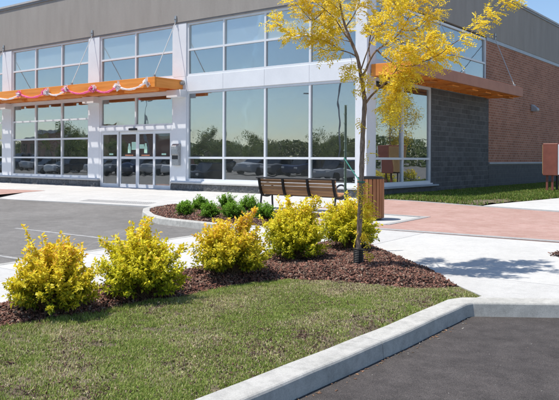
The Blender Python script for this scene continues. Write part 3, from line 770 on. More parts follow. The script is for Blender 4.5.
# stucco band and coping
MB().box(-60, A0 + 0.05, B0 - 0.05, B0 + 0.4, ZU1 + 0.06, 8.86).build('stucco_wall', M_STUCCO, bld)
MB().box(-60, A0 + 0.03, B0 - 0.035, B0 + 0.35, ZU1, ZU1 + 0.06).build('head_flashing', M_COPE, bld)
MB().box(A0 - 0.4, A0 + 0.05, B0 + 0.4, 70, ZU1 + 0.06, 8.86).build('stucco_wall', M_STUCCO, bld)
m = MB().box(-60, A0 + 0.09, B0 - 0.09, B0 + 0.42, 8.86, 8.96); m.box(A0 - 0.42, A0 + 0.09, B0 + 0.42, 70, 8.86, 8.96); m.build('coping', M_COPE, bld)
m = MB().box(-60, A0 + 0.12, B0 - 0.12, B0 + 0.44, 8.963, ZP); m.box(A0 - 0.44, A0 + 0.12, B0 + 0.44, 70, 8.963, ZP); m.build('coping', M_COPETOP, bld)
# side wall
window('s', B0 + 0.5, B0 + 4.62, ZSILL, 4.27, [B0 + 2.47], [ZTR])
window('s', B0 + 0.5, B0 + 10.03, ZU0, ZU1, [B0 + 2.5, B0 + 4.62], [5.76])
MB().box(A0 - 0.3, A0 - 0.01, B0 + 0.502, B0 + 10.03, 4.272, ZU0 - 0.002).build('spandrel_panel', M_WHITE, bld)
MB().box(A0 - 0.2, A0 + 0.13, B0 + 0.1, B0 + 5.05, 0.665, 0.735).build('sill', M_FLASH, bld, bevel=0.008)
MB().box(A0 - 0.2, A0 + 0.04, B0 + 0.505, B0 + 4.7, 0.735, ZSILL).build('base_trim', M_FRAME, bld)
MB().box(A0 - 0.25, A0 - 0.005, B0 + 10.3, 70, 1.52, ZU1 - 0.1).build('brick_wall', M_BRICK, bld)
MB().box(A0 - 0.25, A0 + 0.002, B0 + 10.03, B0 + 10.3, 4.25, ZU1 - 0.1).build('brick_pier', M_BRICK, bld)
MB().box(A0 - 0.25, A0 + 0.03, B0 + 10.0, 70, ZU1 - 0.1, ZU1 + 0.06).build('wall_flashing', M_FLASH, bld)
MB().box(A0 - 0.2, A0 + 0.07, B0 + 10.29, 70, 1.45, 1.52).build('ledge', M_FLASH, bld, bevel=0.008)
bw = MB().box(A0 - 0.3, A0 + 0.002, B0 + 4.63, B0 + 10.29, GL - 0.1, 4.24)
bw.box(A0 - 0.3, A0 + 0.002, B0 + 10.29, 70, GL - 0.1, 1.448); bw.box(A0 - 0.3, A0 + 0.002, B0 + 0.5, B0 + 4.63, GL - 0.1, 0.66)
bw = bw.build('block_wall', M_MORTAR, bld)
bmb = MB().box(-0.06, 0.010, 0.005, 0.395, 0.006, 0.185); proto = bmb.build('block', M_BLOCK, bw, bevel=0.005)
bme = proto.data; bpy.data.objects.remove(proto)
# (mesh built around the origin: undo the parent offset)
for v in bme.vertices: v.co += root_loc(bw)
CH = (4.235 - GL) / 20
rest = MB(); cnt = 0
def put_block(u0, u1, z):
    global cnt
    if u1 - u0 > 0.385 and cnt < 296:
        o = bpy.data.objects.new('block', bme); COL.objects.link(o); o.parent = bw; cnt += 1
        o.location = Vector((A0 + rnd.uniform(-.002, .002), u0, z)) - root_loc(bw)
    else: rest.box(A0 - 0.06, A0 + 0.012, u0 + .004, u1 - .004, z + 0.004, z + CH - 0.004)
for r in range(20):
    z = GL + r * CH
    u = B0 + 4.64 - (0.2 if r % 2 else 0)
    while u < B0 + 10.28:
        a, b = max(u, B0 + 4.64), min(u + 0.4, B0 + 10.28)
        if b - a > 0.03: put_block(a, b, z)
        u += 0.4
for r in range(5):
    z = GL + r * 0.2; u = B0 + 10.3 - (0.2 if r % 2 else 0)
    while u < 62:
        if u + 0.4 > B0 + 10.33: rest.box(A0 - 0.06, A0 + 0.012, max(u, B0 + 10.3) + .004, u + 0.396, z + .004, z + 0.196)
        u += 0.4
u = B0 + 0.5
while u < B0 + 4.6:
    rest.box(A0 - 0.06, A0 + 0.012, u + .004, min(u + 0.4, B0 + 4.63) - .004, GL + .004, 0.655); u += 0.4
rest.build('blocks', M_BLOCK, bw, kind='stuff')
# wall lamp on the brick
lp_ = at_x(532, 109, A0); m = MB()
m.prism([(0.0, 0.20), (0.05, 0.22), (0.30, 0.02), (0.32, -0.06), (0.28, -0.12), (0.0, -0.12)], 'y', -0.17, 0.17)
m.v = [(A0 + 0.0 + v[0], v[1] + lp_.y, v[2] + lp_.z) for v in m.v]
m.build('wall_lamp', M_LAMPGREY, bld, bevel=0.015)
# inside: floor, slab between storeys, back walls, roof
MB().box(-60, A0 - 0.3, B0 + 0.3, 60, GL - 0.2, GL + 0.01).build('shop_floor', M_DARKIN, bld)
MB().box(-60, A0 - 0.35, B0 + 0.36, 60, 4.35, 4.65).build('storey_slab', M_DARKIN, bld)
MB().box(-60, A0 - 6.5, B0 + 6.0, B0 + 6.2, GL, 8.5).build('interior_wall', M_DARKIN, bld)
MB().box(A0 - 6.7, A0 - 6.5, B0 + 6.0, 60, GL, 8.5).build('interior_wall', M_DARKIN, bld)
MB().box(-60, A0 - 0.4, B0 + 0.4, 60, 8.5, 8.7).build('roof', M_COPE, bld)
MB().box(-60, fa(-27.3), B0 + 0.0, B0 + 0.3, GL - 0.1, ZU1).build('end_wall', M_STUCCO, bld)
for (x0, x1, z1) in ((-17.6, -16.2, 1.5), (-15.4, -14.0, 1.25), (-13.6, -12.9, 1.9), (-29.5, -27.4, 1.6)):
    MB().box(x0, x1, B0 + 2.6, B0 + 3.2, GL, z1).build('counter', M_DARKIN, bld, bevel=0.01)

# automatic doors in the entrance bay
DU = [fa(u) for u in (-13.2, -13.07, -11.97, -10.85, -9.83, -8.79, -8.70)]
window('f', fa(-13.2), fa(-8.70), 2.93, ZH, [fa(-10.94)], [], name='window')
m = MB(); fbox(m, 'f', DU[0], DU[1], -0.02, 0.18, GL, 2.928); fbox(m, 'f', DU[5], DU[6], -0.02, 0.18, GL, 2.928)
fbox(m, 'f', DU[1], DU[5], -0.03, 0.17, 2.74, 2.926); fbox(m, 'f', DU[1], DU[5], 0.0, 0.17, GL - 0.05, GL + 0.02)
door = m.build('automatic_door', M_WHITE, bld, bevel=0.004)
for i in range(4):
    u0, u1 = DU[1 + i] + 0.004, DU[2 + i] - 0.004; d0, d1 = (0.0, 0.05) if i in (0, 3) else (0.06, 0.11)
    m = MB(); s = 0.085
    fbox(m, 'f', u0, u0 + s, d0, d1, GL + .022, 2.735); fbox(m, 'f', u1 - s, u1, d0, d1, GL + .022, 2.735)
    for (z0, z1) in ((GL + .022, GL + 0.15), (1.60, 1.70), (2.62, 2.735)): fbox(m, 'f', u0 + s, u1 - s, d0 + .003, d1 - .003, z0, z1)
    m.build('door_panel', M_WHITE, door)
    for (z0, z1) in ((GL + 0.14, 1.61), (1.69, 2.63)):
        p = MB(); fbox(p, 'f', u0 + s - .01, u1 - s + .01, d0 + 0.02, d0 + 0.028, z0, z1); p.build('pane', M_GLASS, door)
    if i in (1, 2):
        sgn = -1 if i == 1 else 1; c = (u0 + u1) / 2 + (0.05 if i == 1 else -0.02)
        p = MB(); p.prism([(c - .09, 1.84), (c + .09, 1.84), (c + .09, 2.08), (c + .05, 2.17), (c + .05, 2.24), (c - .05, 2.24), (c - .05, 2.17), (c - .09, 2.08)], 'y', B0 + d0 + .010, B0 + d0 + .017)
        p.build('door_sticker', M_STICK_G, door)
        p = MB(); p.box(c - .26, c + .24, B0 + d0 + .010, B0 + d0 + .017, 1.73, 1.77); p.build('door_sticker', M_STICK_O, door)
        c2 = u1 - 0.22 if i == 1 else u0 + 0.25
        p = MB(); p.box(c2 - .14, c2 + .14, B0 + d0 + .009, B0 + d0 + .016, 1.98 if i == 1 else 2.02, 2.30 if i == 1 else 2.2); p.build('door_sticker', M_STICK_G, door)
    else:
        c2 = (u0 + u1) / 2 + 0.1
        p = MB(); p.box(c2 - .15, c2 + .1, B0 + d0 + .010, B0 + d0 + .017, 1.76, 1.83); p.build('door_sticker', M_STICK_G, door)
p = MB(); fbox(p, 'f', fa(-11.2), fa(-10.75), -0.13, -0.031, 2.77, 2.86); p.build('door_sensor', M_BLACK, door, bevel=0.015)
# grey box with a drop slot beside the doors
m = MB(); q0, q1 = fa(-8.62), fa(-8.25)
m.prism([(B0 - 0.031, 1.36), (B0 - 0.031, 2.2), (B0 - 0.10, 2.2), (B0 - 0.21, 2.10), (B0 - 0.21, 1.78), (B0 - 0.16, 1.74), (B0 - 0.16, 1.36)], 'x', q0, q1)
lk = m.build('drop_box', M_STEEL, bld, bevel=0.01)
MB().box(q0 + .03, q1 - .03, B0 - 0.17, B0 - 0.15, 1.60, 1.74).build('slot', M_BLACK, lk)

# ---- timber canopies hung on rods
def canopy(side, u0, u1, dep, rods, fas_mat, end_mat):
    s = lambda m, a, b, d0, d1, z0, z1: fbox(m, side, a, b, -d1, -d0, z0, z1)
    m = MB(); s(m, u0, u1, dep - 0.07, dep, 4.27, 4.65)
    can = m.build('canopy', fas_mat, bld, bevel=0.008)
    for e0, e1 in ((u0, u0 + 0.07), (u1 - 0.07, u1)):
        m = MB(); s(m, e0, e1, 0.03, dep - 0.072, 4.27, 4.648); m.build('end_board', end_mat, can, bevel=0.006)
    uu = u1 - 0.1
    while uu > u0 + 0.3:
        lnr = 1.75 if side == 'f' else 0.55; e = max(u0 + 0.08, uu - lnr)
        m = MB(); s(m, e, uu, *((dep - 0.30, dep - 0.12, 4.15, 4.265) if side == 'f' else (dep - 0.62, dep - 0.36, 4.215, 4.266))); m.build('lower_rail', M_CANOPY if side == 'f' else M_CANOPY2, can)
        uu -= lnr + (0.42 if side == 'f' else 0.75)
        if side == 's' and rnd.random() < 0.4: uu -= 0.5
    m = MB(); s(m, u0 + 0.08, u1 - 0.08, 0.02, 0.10, 4.27, 4.5); m.build('ledger', end_mat, can)
    n = int((u1 - u0) / 0.62); st = (u1 - u0 - 0.3) / n
    for i in range(1, n):
        u = u0 + 0.15 + i * st; m = MB(); s(m, u - 0.045, u + 0.045, 0.11, dep - 0.072, 4.27, 4.45); m.build('joist', end_mat, can)
    d = 0.13
    while d + 0.1 < dep - 0.08:
        m = MB(); s(m, u0 + 0.075, u1 - 0.075, d, d + 0.12, 4.455, 4.53); m.build('slat', M_CANOPY if side == 'f' else M_CANOPY2, can); d += 0.21
    for (ub, ut) in rods:
        P = (lambda u, d, z: (u, B0 - d, z)) if side == 'f' else (lambda u, d, z: (A0 + d, u, z))
        m = MB().tube([P(ub, dep - 0.08, 4.70), P(ut, 0.03, 7.0)], 0.015, 6); m.build('tie_rod', M_SILL, can)
        m = MB(); s(m, ub - 0.04, ub + 0.04, dep - 0.12, dep - 0.04, 4.65, 4.74); m.tube([P(ub - 0.06, dep - 0.08, 4.70), P(ub + 0.06, dep - 0.08, 4.70)], 0.02, 6); m.build('rod_bracket', M_STEEL, can)
        m = MB(); s(m, ut - 0.05, ut + 0.05, 0.055, 0.09, 6.92, 7.16); m.tube([P(ut, 0.05, 7.02), P(ut, 0.16, 7.02)], 0.025, 6); m.build('rod_anchor', M_STEEL, can)
    return can
fcan = canopy('f', -38.0, -19.33, 1.47, [(-19.45, -19.7), (-24.45, -24.83), (-31.5, -31.74)], M_CANOPY, M_CANOPY2)
for u in (-19.42,):
    m = MB().tube([(u + .11, B0 - 0.12, 4.55), (u + .11, B0 - 0.034, 4.55)], 0.10, 14); m.tube([(u + .10, B0 - 0.2, 4.52), (u + .10, B0 - 0.12, 4.52)], 0.06, 10); m.build('corner_bracket', M_STEEL, fcan)
rcan = canopy('s', 19.32, 29.43, 1.48, [(23.4, 24.1), (28.57, 30.0)], M_CANSIDE, M_CANOPY)
for (u0, u1) in ((-20.74, -19.93), (-13.95, -13.2), (-8.72, -7.96)):
    MB().box(fa(u0) - 0.02, fa(u1) + 0.0, B0 - 0.34, B0 - 0.032, 3.98, 4.26).build('canopy_bracket', M_WHITE, bld, bevel=0.008)
MB().box(A0 + 0.3, A0 + 0.75, 19.32 + 0.9, 19.32 + 2.0, 4.20, 4.268).build('canopy_lamp', M_BLACK, rcan)

# ------------------------------------------------------------------ pink and white garland on the canopy
FY0 = B0 - 1.47
KN = [(-32, 97.5), (-6, 95.8), (20, 94.0), (46, 91.5), (66, 89.0), (93.5, 88.2), (117, 86.0), (146, 81.6)]
P3 = [at_y(x, y, FY0 - 0.06) for x, y in KN]
gar = empty('garland', P3[4] - Vector((0, 0, 0.3)), 'pink and white tulle garland swagged along the orange canopy', 'garland')
scol = ['p', 'w', 'p', 'w', 'p', 'p', 'w']
for i in range(7):
    p, q = P3[i], P3[i + 1]; pts = []; rad = []
    for k in range(25):
        t = k / 24; c = p.lerp(q, t); c.z -= 0.20 * 4 * t * (1 - t); c.y -= 0.015 * math.sin(t * 40 + i)
        pts.append(c); rad.append(0.030 + 0.006 * math.sin(t * 17 + i * 2) + 0.016 * rnd.random())
    MB().tube(pts, rad, 7).build('swag', M_PINK if scol[i] == 'p' else M_PALE, gar)
for i, p in enumerate(P3):
    for kind, cnt_ in ((('p', 16) if i in (0, 2, 3, 5) else ('p', 7)), (('w', 6) if i in (0, 2, 5) else ('w', 13))):
        if i in (6, 7) and kind == 'p': continue
        m = MB()
        for k in range(cnt_):
            d = Vector((rnd.gauss(0, 1), -abs(rnd.gauss(0, 0.6)), rnd.gauss(0, 0.9))).normalized(); s = d.cross(Vector((rnd.random(), rnd.random(), rnd.random()))).normalized()
            ln = rnd.uniform(0.12, 0.24); wd = rnd.uniform(0.06, 0.12); o_ = p + Vector((0.08 if kind == 'w' else -0.04, 0, 0))
            tip = o_ + d * ln; n_ = d.cross(s) * 0.03
            m.quad(o_, o_ + d * ln * .5 + s * wd + n_, tip + n_ * 2, o_ + d * ln * .5 - s * wd + n_)
            m.quad(o_ + n_, o_ + d * ln * .5 - s * wd, tip, o_ + d * ln * .45 + s * wd * .4 - n_)
        m.build('bow', M_PINK if kind == 'p' else M_PALE, gar)

# ------------------------------------------------------------------ bench
BB = 14.28; BZ = gz(14.5) + WK
bench = empty('park_bench', (-10.43, BB + 0.3, BZ), 'long wooden slat bench with black metal frame facing the shop front', 'bench')
u0, u1 = -11.68, -9.22
def bar(m, pts, wd, th):
    """flat bar following pts (v,z) at given u centre"""
    pass
def sideframe(u, ends):
    m = MB(); wd = 0.028
    back = [(0.0, 0.83), (0.02, 0.72), (0.06, 0.55), (0.11, 0.42), (0.16, 0.36), (0.26, 0.345), (0.58, 0.40), (0.62, 0.385)]
    for (p, q) in zip(back, back[1:]):
        d = Vector((q[0] - p[0], q[1] - p[1])).normalized(); n = Vector((-d.y, d.x)) * 0.024
        pl = [(p[0] - n.x, p[1] - n.y), (q[0] + d.x * .01 - n.x, q[1] + d.y * .01 - n.y), (q[0] + d.x * .01 + n.x, q[1] + d.y * .01 + n.y), (p[0] + n.x, p[1] + n.y)]
        m.prism([(BB + v, BZ + z) for v, z in pl], 'x', u - wd, u + wd)
    if ends:
        T = lambda pts, r: m.tube([(u, BB + v, BZ + z) for v, z in pts], r, 8)
        T([(0.12, 0.40), (0.09, 0.2), (0.05, 0.0)], 0.026); T([(0.57, 0.40), (0.58, 0.2), (0.6, 0.0)], 0.026)
        m.box(u - .05, u + .05, BB + 0.01, BB + 0.10, BZ, BZ + 0.012); m.box(u - .05, u + .05, BB + 0.55, BB + 0.65, BZ, BZ + 0.012)
    return m
for k, x in enumerate((260.5, 283.5, 308.5, 335.5)):
    u = u0 + 0.07 + (u1 - u0 - 0.14) * k / 3
    sideframe(u, k in (0, 3)).build('side_frame' if k in (0, 3) else 'back_support', M_BLACK, bench, bevel=0.0)
    if k in (0, 3):
        m = MB(); pts = []
        for q in range(25):
            an = 2 * math.pi * q / 24; pts.append((u, BB + 0.36 + 0.26 * math.cos(an) , BZ + 0.505 + 0.175 * math.sin(an)))
        m.tube(pts, 0.024, 8, cap=False); m.build('armrest', M_BLACK, bench, smooth=True)
for (v, z, tl) in ((0.012, 0.755, 0.14), (0.03, 0.67, 0.18), (0.052, 0.585, 0.24), (0.082, 0.505, 0.36), (0.125, 0.43, 0.6)):
    m = MB(); dx, dz = math.sin(tl), math.cos(tl); h = 0.036; t = 0.014
    vc, zc = v + 0.036, z
    pl = [(vc + s1 * t * dz - s2 * h * dx * 1, zc + s1 * t * dx + s2 * h * dz) for s1, s2 in ((-1, -1), (1, -1), (1, 1), (-1, 1))]
    m.prism([(BB + a, BZ + b) for a, b in pl], 'x', u0 + 0.02, u1 - 0.02); m.build('back_slat', M_BENCHW, bench, bevel=0.004)
for k in range(6):
    v = 0.20 + k * 0.075; z = 0.375 + 0.012 * k + 0.014
    MB().box(u0 + 0.02, u1 - 0.02, BB + v, BB + v + 0.064, BZ + z, BZ + z + 0.026).build('seat_slat', M_BENCHW, bench, bevel=0.004)
MB().tube([(u0 - 0.02, BB + 0.0, BZ + 0.825), (u1 + 0.02, BB + 0.0, BZ + 0.825)], 0.024, 8).build('top_rail', M_BLACK, bench)
MB().tube([(u0 + 0.05, BB + 0.56, BZ + 0.36), (u1 - 0.05, BB + 0.56, BZ + 0.36)], 0.018, 8).build('stretcher', M_BLACK, bench)

# ------------------------------------------------------------------ litter bin
g = ground(372.3, 221, WK); cbn = Vector((g.x + FX * 0.29, g.y + FY * 0.29)); zb = gz(cbn.y) + WK; r_ = 0.285; hb = 0.965
bin_ = empty('litter_bin', (cbn.x, cbn.y, zb), 'round litter bin clad in upright brown wooden slats with black lid', 'bin')
def ring(m, r0, r1, z0, z1, seg=40):
    for k in range(seg):
        a, b = 2 * math.pi * k / seg, 2 * math.pi * (k + 1) / seg
        P = lambda r, t, z: (cbn.x + r * math.cos(t), cbn.y + r * math.sin(t), zb + z)
        m.quad(P(r1, a, z0), P(r1, b, z0), P(r1, b, z1), P(r1, a, z1)); m.quad(P(r0, b, z0), P(r0, a, z0), P(r0, a, z1), P(r0, b, z1))
        m.quad(P(r0, a, z1), P(r1, a, z1), P(r1, b, z1), P(r0, b, z1)); m.quad(P(r1, a, z0), P(r0, a, z0), P(r0, b, z0), P(r1, b, z0))
    return m
ring(MB(), 0.0, r_ - 0.06, 0.0, 0.035).build('base', M_BLACK, bin_)
ring(MB(), r_ - 0.05, r_ - 0.03, 0.03, hb - 0.03).build('liner', M_BLACK, bin_)
ring(MB(), r_ - 0.028, r_ - 0.012, 0.16, 0.2).build('band', M_BLACK, bin_)
ring(MB(), r_ - 0.028, r_ - 0.012, 0.74, 0.78).build('band', M_BLACK, bin_)
m = ring(MB(), 0.12, r_ + 0.015, hb - 0.05, hb - 0.02); ring(m, 0.12, r_ - 0.03, hb - 0.0195, hb); m.build('lid', M_BLACK, bin_)
NS = 22
sl = MB().box(-0.034, 0.034, -0.011, 0.011, 0.05, hb - 0.055); slp = sl.build('slat', M_BINW, None, bevel=0.004); sme = slp.data; bpy.data.objects.remove(slp)
for k in range(NS):
    a = 2 * math.pi * (k + 0.3) / NS; o = bpy.data.objects.new('slat', sme); COL.objects.link(o); o.parent = bin_
    o.location = (r_ * math.cos(a), r_ * math.sin(a), 0); o.rotation_euler.z = a + math.pi / 2

# ------------------------------------------------------------------ display cabinet on legs (right edge)
g = ground(548, 193, WK); kb = g.y; k0 = at_y(542.6, 160, kb).x; k1 = at_y(557.6, 160, kb).x; kz0 = at_y(546, 175.5, kb).z; kz1 = at_y(550, 143.3, kb).z; kg = gz(kb) + WK
cab = empty('display_cabinet', ((k0 + k1) / 2, kb + 0.5, kg), 'oxblood red display cabinet on thin legs beside the walk', 'cabinet')
MB().box(k0, k1, kb, kb + 1.3, kz0, kz1).build('body', M_RUST, cab, bevel=0.02)
MB().box(k1 - 0.01, k1 + 0.05, kb + 0.03, kb + 1.27, kz0 + 0.03, kz1 - 0.05).build('frame', M_FRAME, cab, bevel=0.008)
MB().box(k1 + 0.03, k1 + 0.055, kb + 0.1, kb + 1.2, kz0 + 0.12, kz1 - 0.12).build('display', M_POSTER, cab)
MB().box(k0 - 0.03, k0 + 0.005, kb + 0.06, kb + 1.24, kz0 + 0.06, kz1 - 0.06).build('side_panel', M_TAN, cab, bevel=0.008)
for x in (at_y(546.2, 180, kb).x, at_y(551.6, 180, kb).x):
    MB().box(x - 0.035, x + 0.035, kb + 0.08, kb + 0.15, kg - 0.02, kz0 + 0.01).build('leg', M_RUST, cab)
for x in (k0 + 0.2, k1 - 0.15): MB().box(x - 0.035, x + 0.035, kb + 1.12, kb + 1.19, kg - 0.02, kz0 + 0.01).build('leg', M_BLACK, cab)
MB().box(k0 - 0.05, k1 + 0.3, kb - 0.15, kb + 1.5, kg - 0.1, kg + 0.02).build('footing', M_SOIL, cab)

# ------------------------------------------------------------------ leaves
def leaf_mesh(P, D, S, ln, wd, fold=0.25, droop=0.15):
    """P base, D direction, S side (n,3); folded four-sided leaves: 6 verts, 2 quads"""
    n = len(P); Nn = np.cross(D, S); L_ = ln[:, None]; W_ = wd[:, None]
    mid = P + D * L_ * 0.5
    v0 = P; v1 = P + D * L_ * 0.42 + S * W_ * 0.5 + Nn * W_ * fold; v2 = P + D * L_ * 0.42 - S * W_ * 0.5 + Nn * W_ * fold
    tip = P + D * L_ * 0.97 - Nn * L_ * droop
    V = np.stack([v0, v1, tip, v2], 1).reshape(-1, 3)
    b = np.arange(n)[:, None] * 4
    T = np.concatenate([b + np.array([[0, 1, 2]]), b + np.array([[0, 2, 3]])], 0)
    return V, T
def unit(v): return v / (np.linalg.norm(v, axis=1, keepdims=True) + 1e-9)
def sky_side(D, rg, k=0.7):
    """leaf blades mostly face the light"""
    n_ = np.array([-0.35, -0.30, 1.0]) + rg.normal(0, k, D.shape); return unit(np.cross(n_, D))
def rand_side(D, rg):
    r = rg.normal(0, 1, D.shape); return unit(np.cross(D, r))

def shrub(name, base, hgt, wid, stems, per, leaf, rg, pal, label, group, cat='shrub', spikes=(), squat=1.0, mat=M_LEAF, tipcol=0.25):
    """base: ground point; stems fan out from it; leaves along the outer two thirds of each stem"""
    root = empty(name, base, label, cat, group)
    Pb, Dd, frac = [], [], []; st = MB()
    B = np.array(base)
    for k in range(stems):
        az = rg.uniform(0, 2 * math.pi); el = math.acos(rg.uniform(0.02, 1.0) ** squat)
        rr = 1.0 + rg.normal(0, 0.10)
        if rg.random() < 0.08: rr *= 1.10
        end = B + np.array([math.cos(az) * math.sin(el) * wid * 0.5 * rr, math.sin(az) * math.sin(el) * wid * 0.5 * rr, hgt * (0.12 + 0.80 * math.cos(el)) * rr])
        stem_leaves(B, end, rg, per, Pb, Dd, frac, st, leaf, hgt)
    for (dx, dh, n) in spikes:
        dh *= 0.88
        end = B + np.array([RX * dx + rg.normal(0, .02), RY * dx + rg.normal(0, .02), dh])
        for q in range(n): stem_leaves(B, end + rg.normal(0, 0.02, 3), rg, int(per * 1.3), Pb, Dd, frac, st, leaf, hgt)
    Pb = np.concatenate(Pb); Dd = unit(np.concatenate(Dd)); frac = np.concatenate(frac)
    n = len(Pb); S = sky_side(Dd, rg, 0.6)
    ln = leaf * rg.uniform(0.4, 1.4, n); V, T = leaf_mesh(Pb, Dd, S, ln, ln * rg.uniform(0.5, 0.68, n))
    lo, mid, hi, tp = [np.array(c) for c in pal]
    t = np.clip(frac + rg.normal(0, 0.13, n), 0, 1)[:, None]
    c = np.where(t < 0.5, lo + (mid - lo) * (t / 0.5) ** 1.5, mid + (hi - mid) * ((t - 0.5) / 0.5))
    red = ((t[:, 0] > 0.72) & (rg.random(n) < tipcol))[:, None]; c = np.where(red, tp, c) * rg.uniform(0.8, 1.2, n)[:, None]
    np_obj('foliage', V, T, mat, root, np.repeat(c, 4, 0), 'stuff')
    st.build('stem', M_TWIG, root, kind='stuff')
    return root
def stem_leaves(B, end, rg, per, Pb, Dd, frac, st, leaf, hgt):
    mid = B + (end - B) * 0.5 + np.array([0, 0, 0.06 * hgt]) + rg.normal(0, 0.02, 3)
    b0 = B + rg.normal(0, 0.03, 3) * np.array([1, 1, 0])
    t = rg.uniform(0.34, 1.0, per) ** 0.75; t = t[:, None]
    pos = (1 - t) ** 2 * b0 + 2 * t * (1 - t) * mid + t ** 2 * end
    tan = unit(2 * (1 - t) * (mid - b0) + 2 * t * (end - mid))
    out = unit(rg.normal(0, 1, (per, 3)))
    d = tan * 0.45 + out * 0.9 + np.array([0, 0, 0.12])
    Pb.append(pos + out * 0.012); Dd.append(d)
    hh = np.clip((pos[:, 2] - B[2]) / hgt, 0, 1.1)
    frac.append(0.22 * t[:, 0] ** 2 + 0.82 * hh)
    st.tube([b0, mid, mid + (end - mid) * 0.75], [0.005, 0.003, 0.0015], 4, cap=False)

GOLD = [(0.11, 0.20, 0.018), (0.74, 0.64, 0.045), (0.92, 0.74, 0.060), (0.90, 0.56, 0.09)]  # gold palettes: lowest leaves greener by nature, and darkened further for shade low down
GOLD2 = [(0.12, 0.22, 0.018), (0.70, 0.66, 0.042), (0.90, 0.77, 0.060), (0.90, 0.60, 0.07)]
lab = ['low yellow shrub with orange tips nearest the left edge', 'tall yellow shrub with an upright spiky top, second from the left edge',
       'orange tipped yellow shrub third along the bed', 'dense yellow green shrub in front of the bench', 'yellow shrub directly behind the thin tree trunk']
SH = [(48, 317, 0.70, 0.82, GOLD, 0.26, [(0.13, 0.76, 3), (0.36, 0.42, 2), (-0.1, 0.70, 2)]),
      (138, 301, 0.76, 0.92, GOLD2, 0.14, [(0.02, 0.97, 3), (0.09, 0.95, 3), (-0.13, 0.86, 2), (-0.42, 0.72, 3), (0.45, 0.65, 3)]),
      (229, 281, 0.70, 0.92, GOLD, 0.32, [(0.12, 0.82, 3), (0.20, 0.86, 2), (0.34, 0.93, 3), (-0.38, 0.55, 2), (0.5, 0.25, 2)]),
      (294, 262, 0.84, 0.90, GOLD2, 0.12, [(-0.06, 1.0, 4), (0.30, 0.98, 4), (0.36, 1.02, 3)]),
      (349, 251, 0.80, 0.90, GOLD2, 0.10, [(-0.3, 0.78, 3), (0.1, 0.8, 3), (0.38, 0.35, 3)])]
for i, (x, y, h, wd, pal, tc, sp) in enumerate(SH):
    g = ground(x, y + (-1.0 if i < 3 else 2.5), 0.16); g.x += FX * 0.16; g.y += FY * 0.16
    z = float(mulch_z(np.array([g.x]), np.array([g.y]))[0])
    rg = np.random.default_rng(100 + i)
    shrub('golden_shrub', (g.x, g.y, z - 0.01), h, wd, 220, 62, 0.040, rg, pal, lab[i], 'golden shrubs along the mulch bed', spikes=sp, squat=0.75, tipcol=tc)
# small green shrubs in the kerbed bed
glab = ['small green shrub nearest the rounded kerb end', 'green shrub behind the first pair in the kerbed bed', 'green shrub third along the kerb from the rounded end', 'green shrub at the back of the kerbed bed, left of the bench', 'wide green shrub in the middle of the kerbed bed front', 'green shrub touching the left end of the bench', 'green shrub in front of the bench legs, furthest right in the bed']
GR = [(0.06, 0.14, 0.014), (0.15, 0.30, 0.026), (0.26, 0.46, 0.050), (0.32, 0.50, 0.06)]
for i, (x, y, wd) in enumerate([(184.6, 215, 0.46), (199.6, 210, 0.46), (209, 217.5, 0.46), (226, 209, 0.52), (232.7, 218.5, 0.58), (249, 211, 0.62), (265, 219.5, 0.50)]):
    g = ground(x, y, 0.18); g.x += FX * 0.12; g.y += FY * 0.12; rg = np.random.default_rng(200 + i)
    z = float(isl_z(np.array([g.x]), np.array([g.y]))[0])
    shrub('green_shrub', (g.x, g.y, z - 0.01), 0.36 + 0.05 * (wd > 0.5), wd, 110, 34, 0.036, rg, GR, glab[i], 'small green shrubs in the kerbed bed', squat=0.7, tipcol=0.1)
g = ground(556, 254, 0.15); rg = np.random.default_rng(300)
shrub('green_sprig', (g.x + 0.15, g.y + 0.1, g.z - 0.02), 0.2, 0.2, 10, 10, 0.04, rg, GR, 'tiny green sprig in the mulch at the right edge', None, cat='plant')

# ------------------------------------------------------------------ young yellow tree
TD = FX * TREE.x + FY * TREE.y
tz = float(mulch_z(np.array([TREE.x]), np.array([TREE.y]))[0])
tree = empty('honey_locust', (TREE.x, TREE.y, tz), 'slender young tree with feathery yellow leaves rising from the mulch', 'tree')
def TP(x, y, dd=0.0): return at_depth(x, y, TD + dd)
def spline(pts, k=6):
    pts = [Vector(p) for p in pts]; out = []
    for i in range(len(pts) - 1):
        p0 = pts[max(i - 1, 0)]; p1 = pts[i]; p2 = pts[i + 1]; p3 = pts[min(i + 2, len(pts) - 1)]
        for q in range(k):
            t = q / k
            out.append(0.5 * ((2 * p1) + (p2 - p0) * t + (2 * p0 - 5 * p1 + 4 * p2 - p3) * t * t + (3 * p1 - p0 - 3 * p2 + p3) * t ** 3))
    out.append(pts[-1]); return out
trunk_px = [(357.5, 268, 0), (359, 235, 0), (361, 195, 0), (362, 160, 0), (363, 130, 0), (364.6, 105, 0), (363.2, 88, 0), (360.3, 72, 0), (357.3, 57, 0), (351.6, 42, 0.02), (345.5, 27, 0.05), (341.5, 12, 0.06), (339, -4, 0.05), (337, -30, 0), (336, -55, -.05)]
tp = spline([TP(*q) for q in trunk_px], 5)
nT = len(tp)
def trad(i):
    f = i / (nT - 1)
    return 0.037 - 0.006 * min(f / 0.36, 1) - 0.026 * max(0, (f - 0.36) / 0.64)
MB().tube(tp, [trad(i) * (1 + 0.10 * math.sin(i * 1.9)) for i in range(nT)], 10).build('trunk', M_BARK, tree, smooth=True)
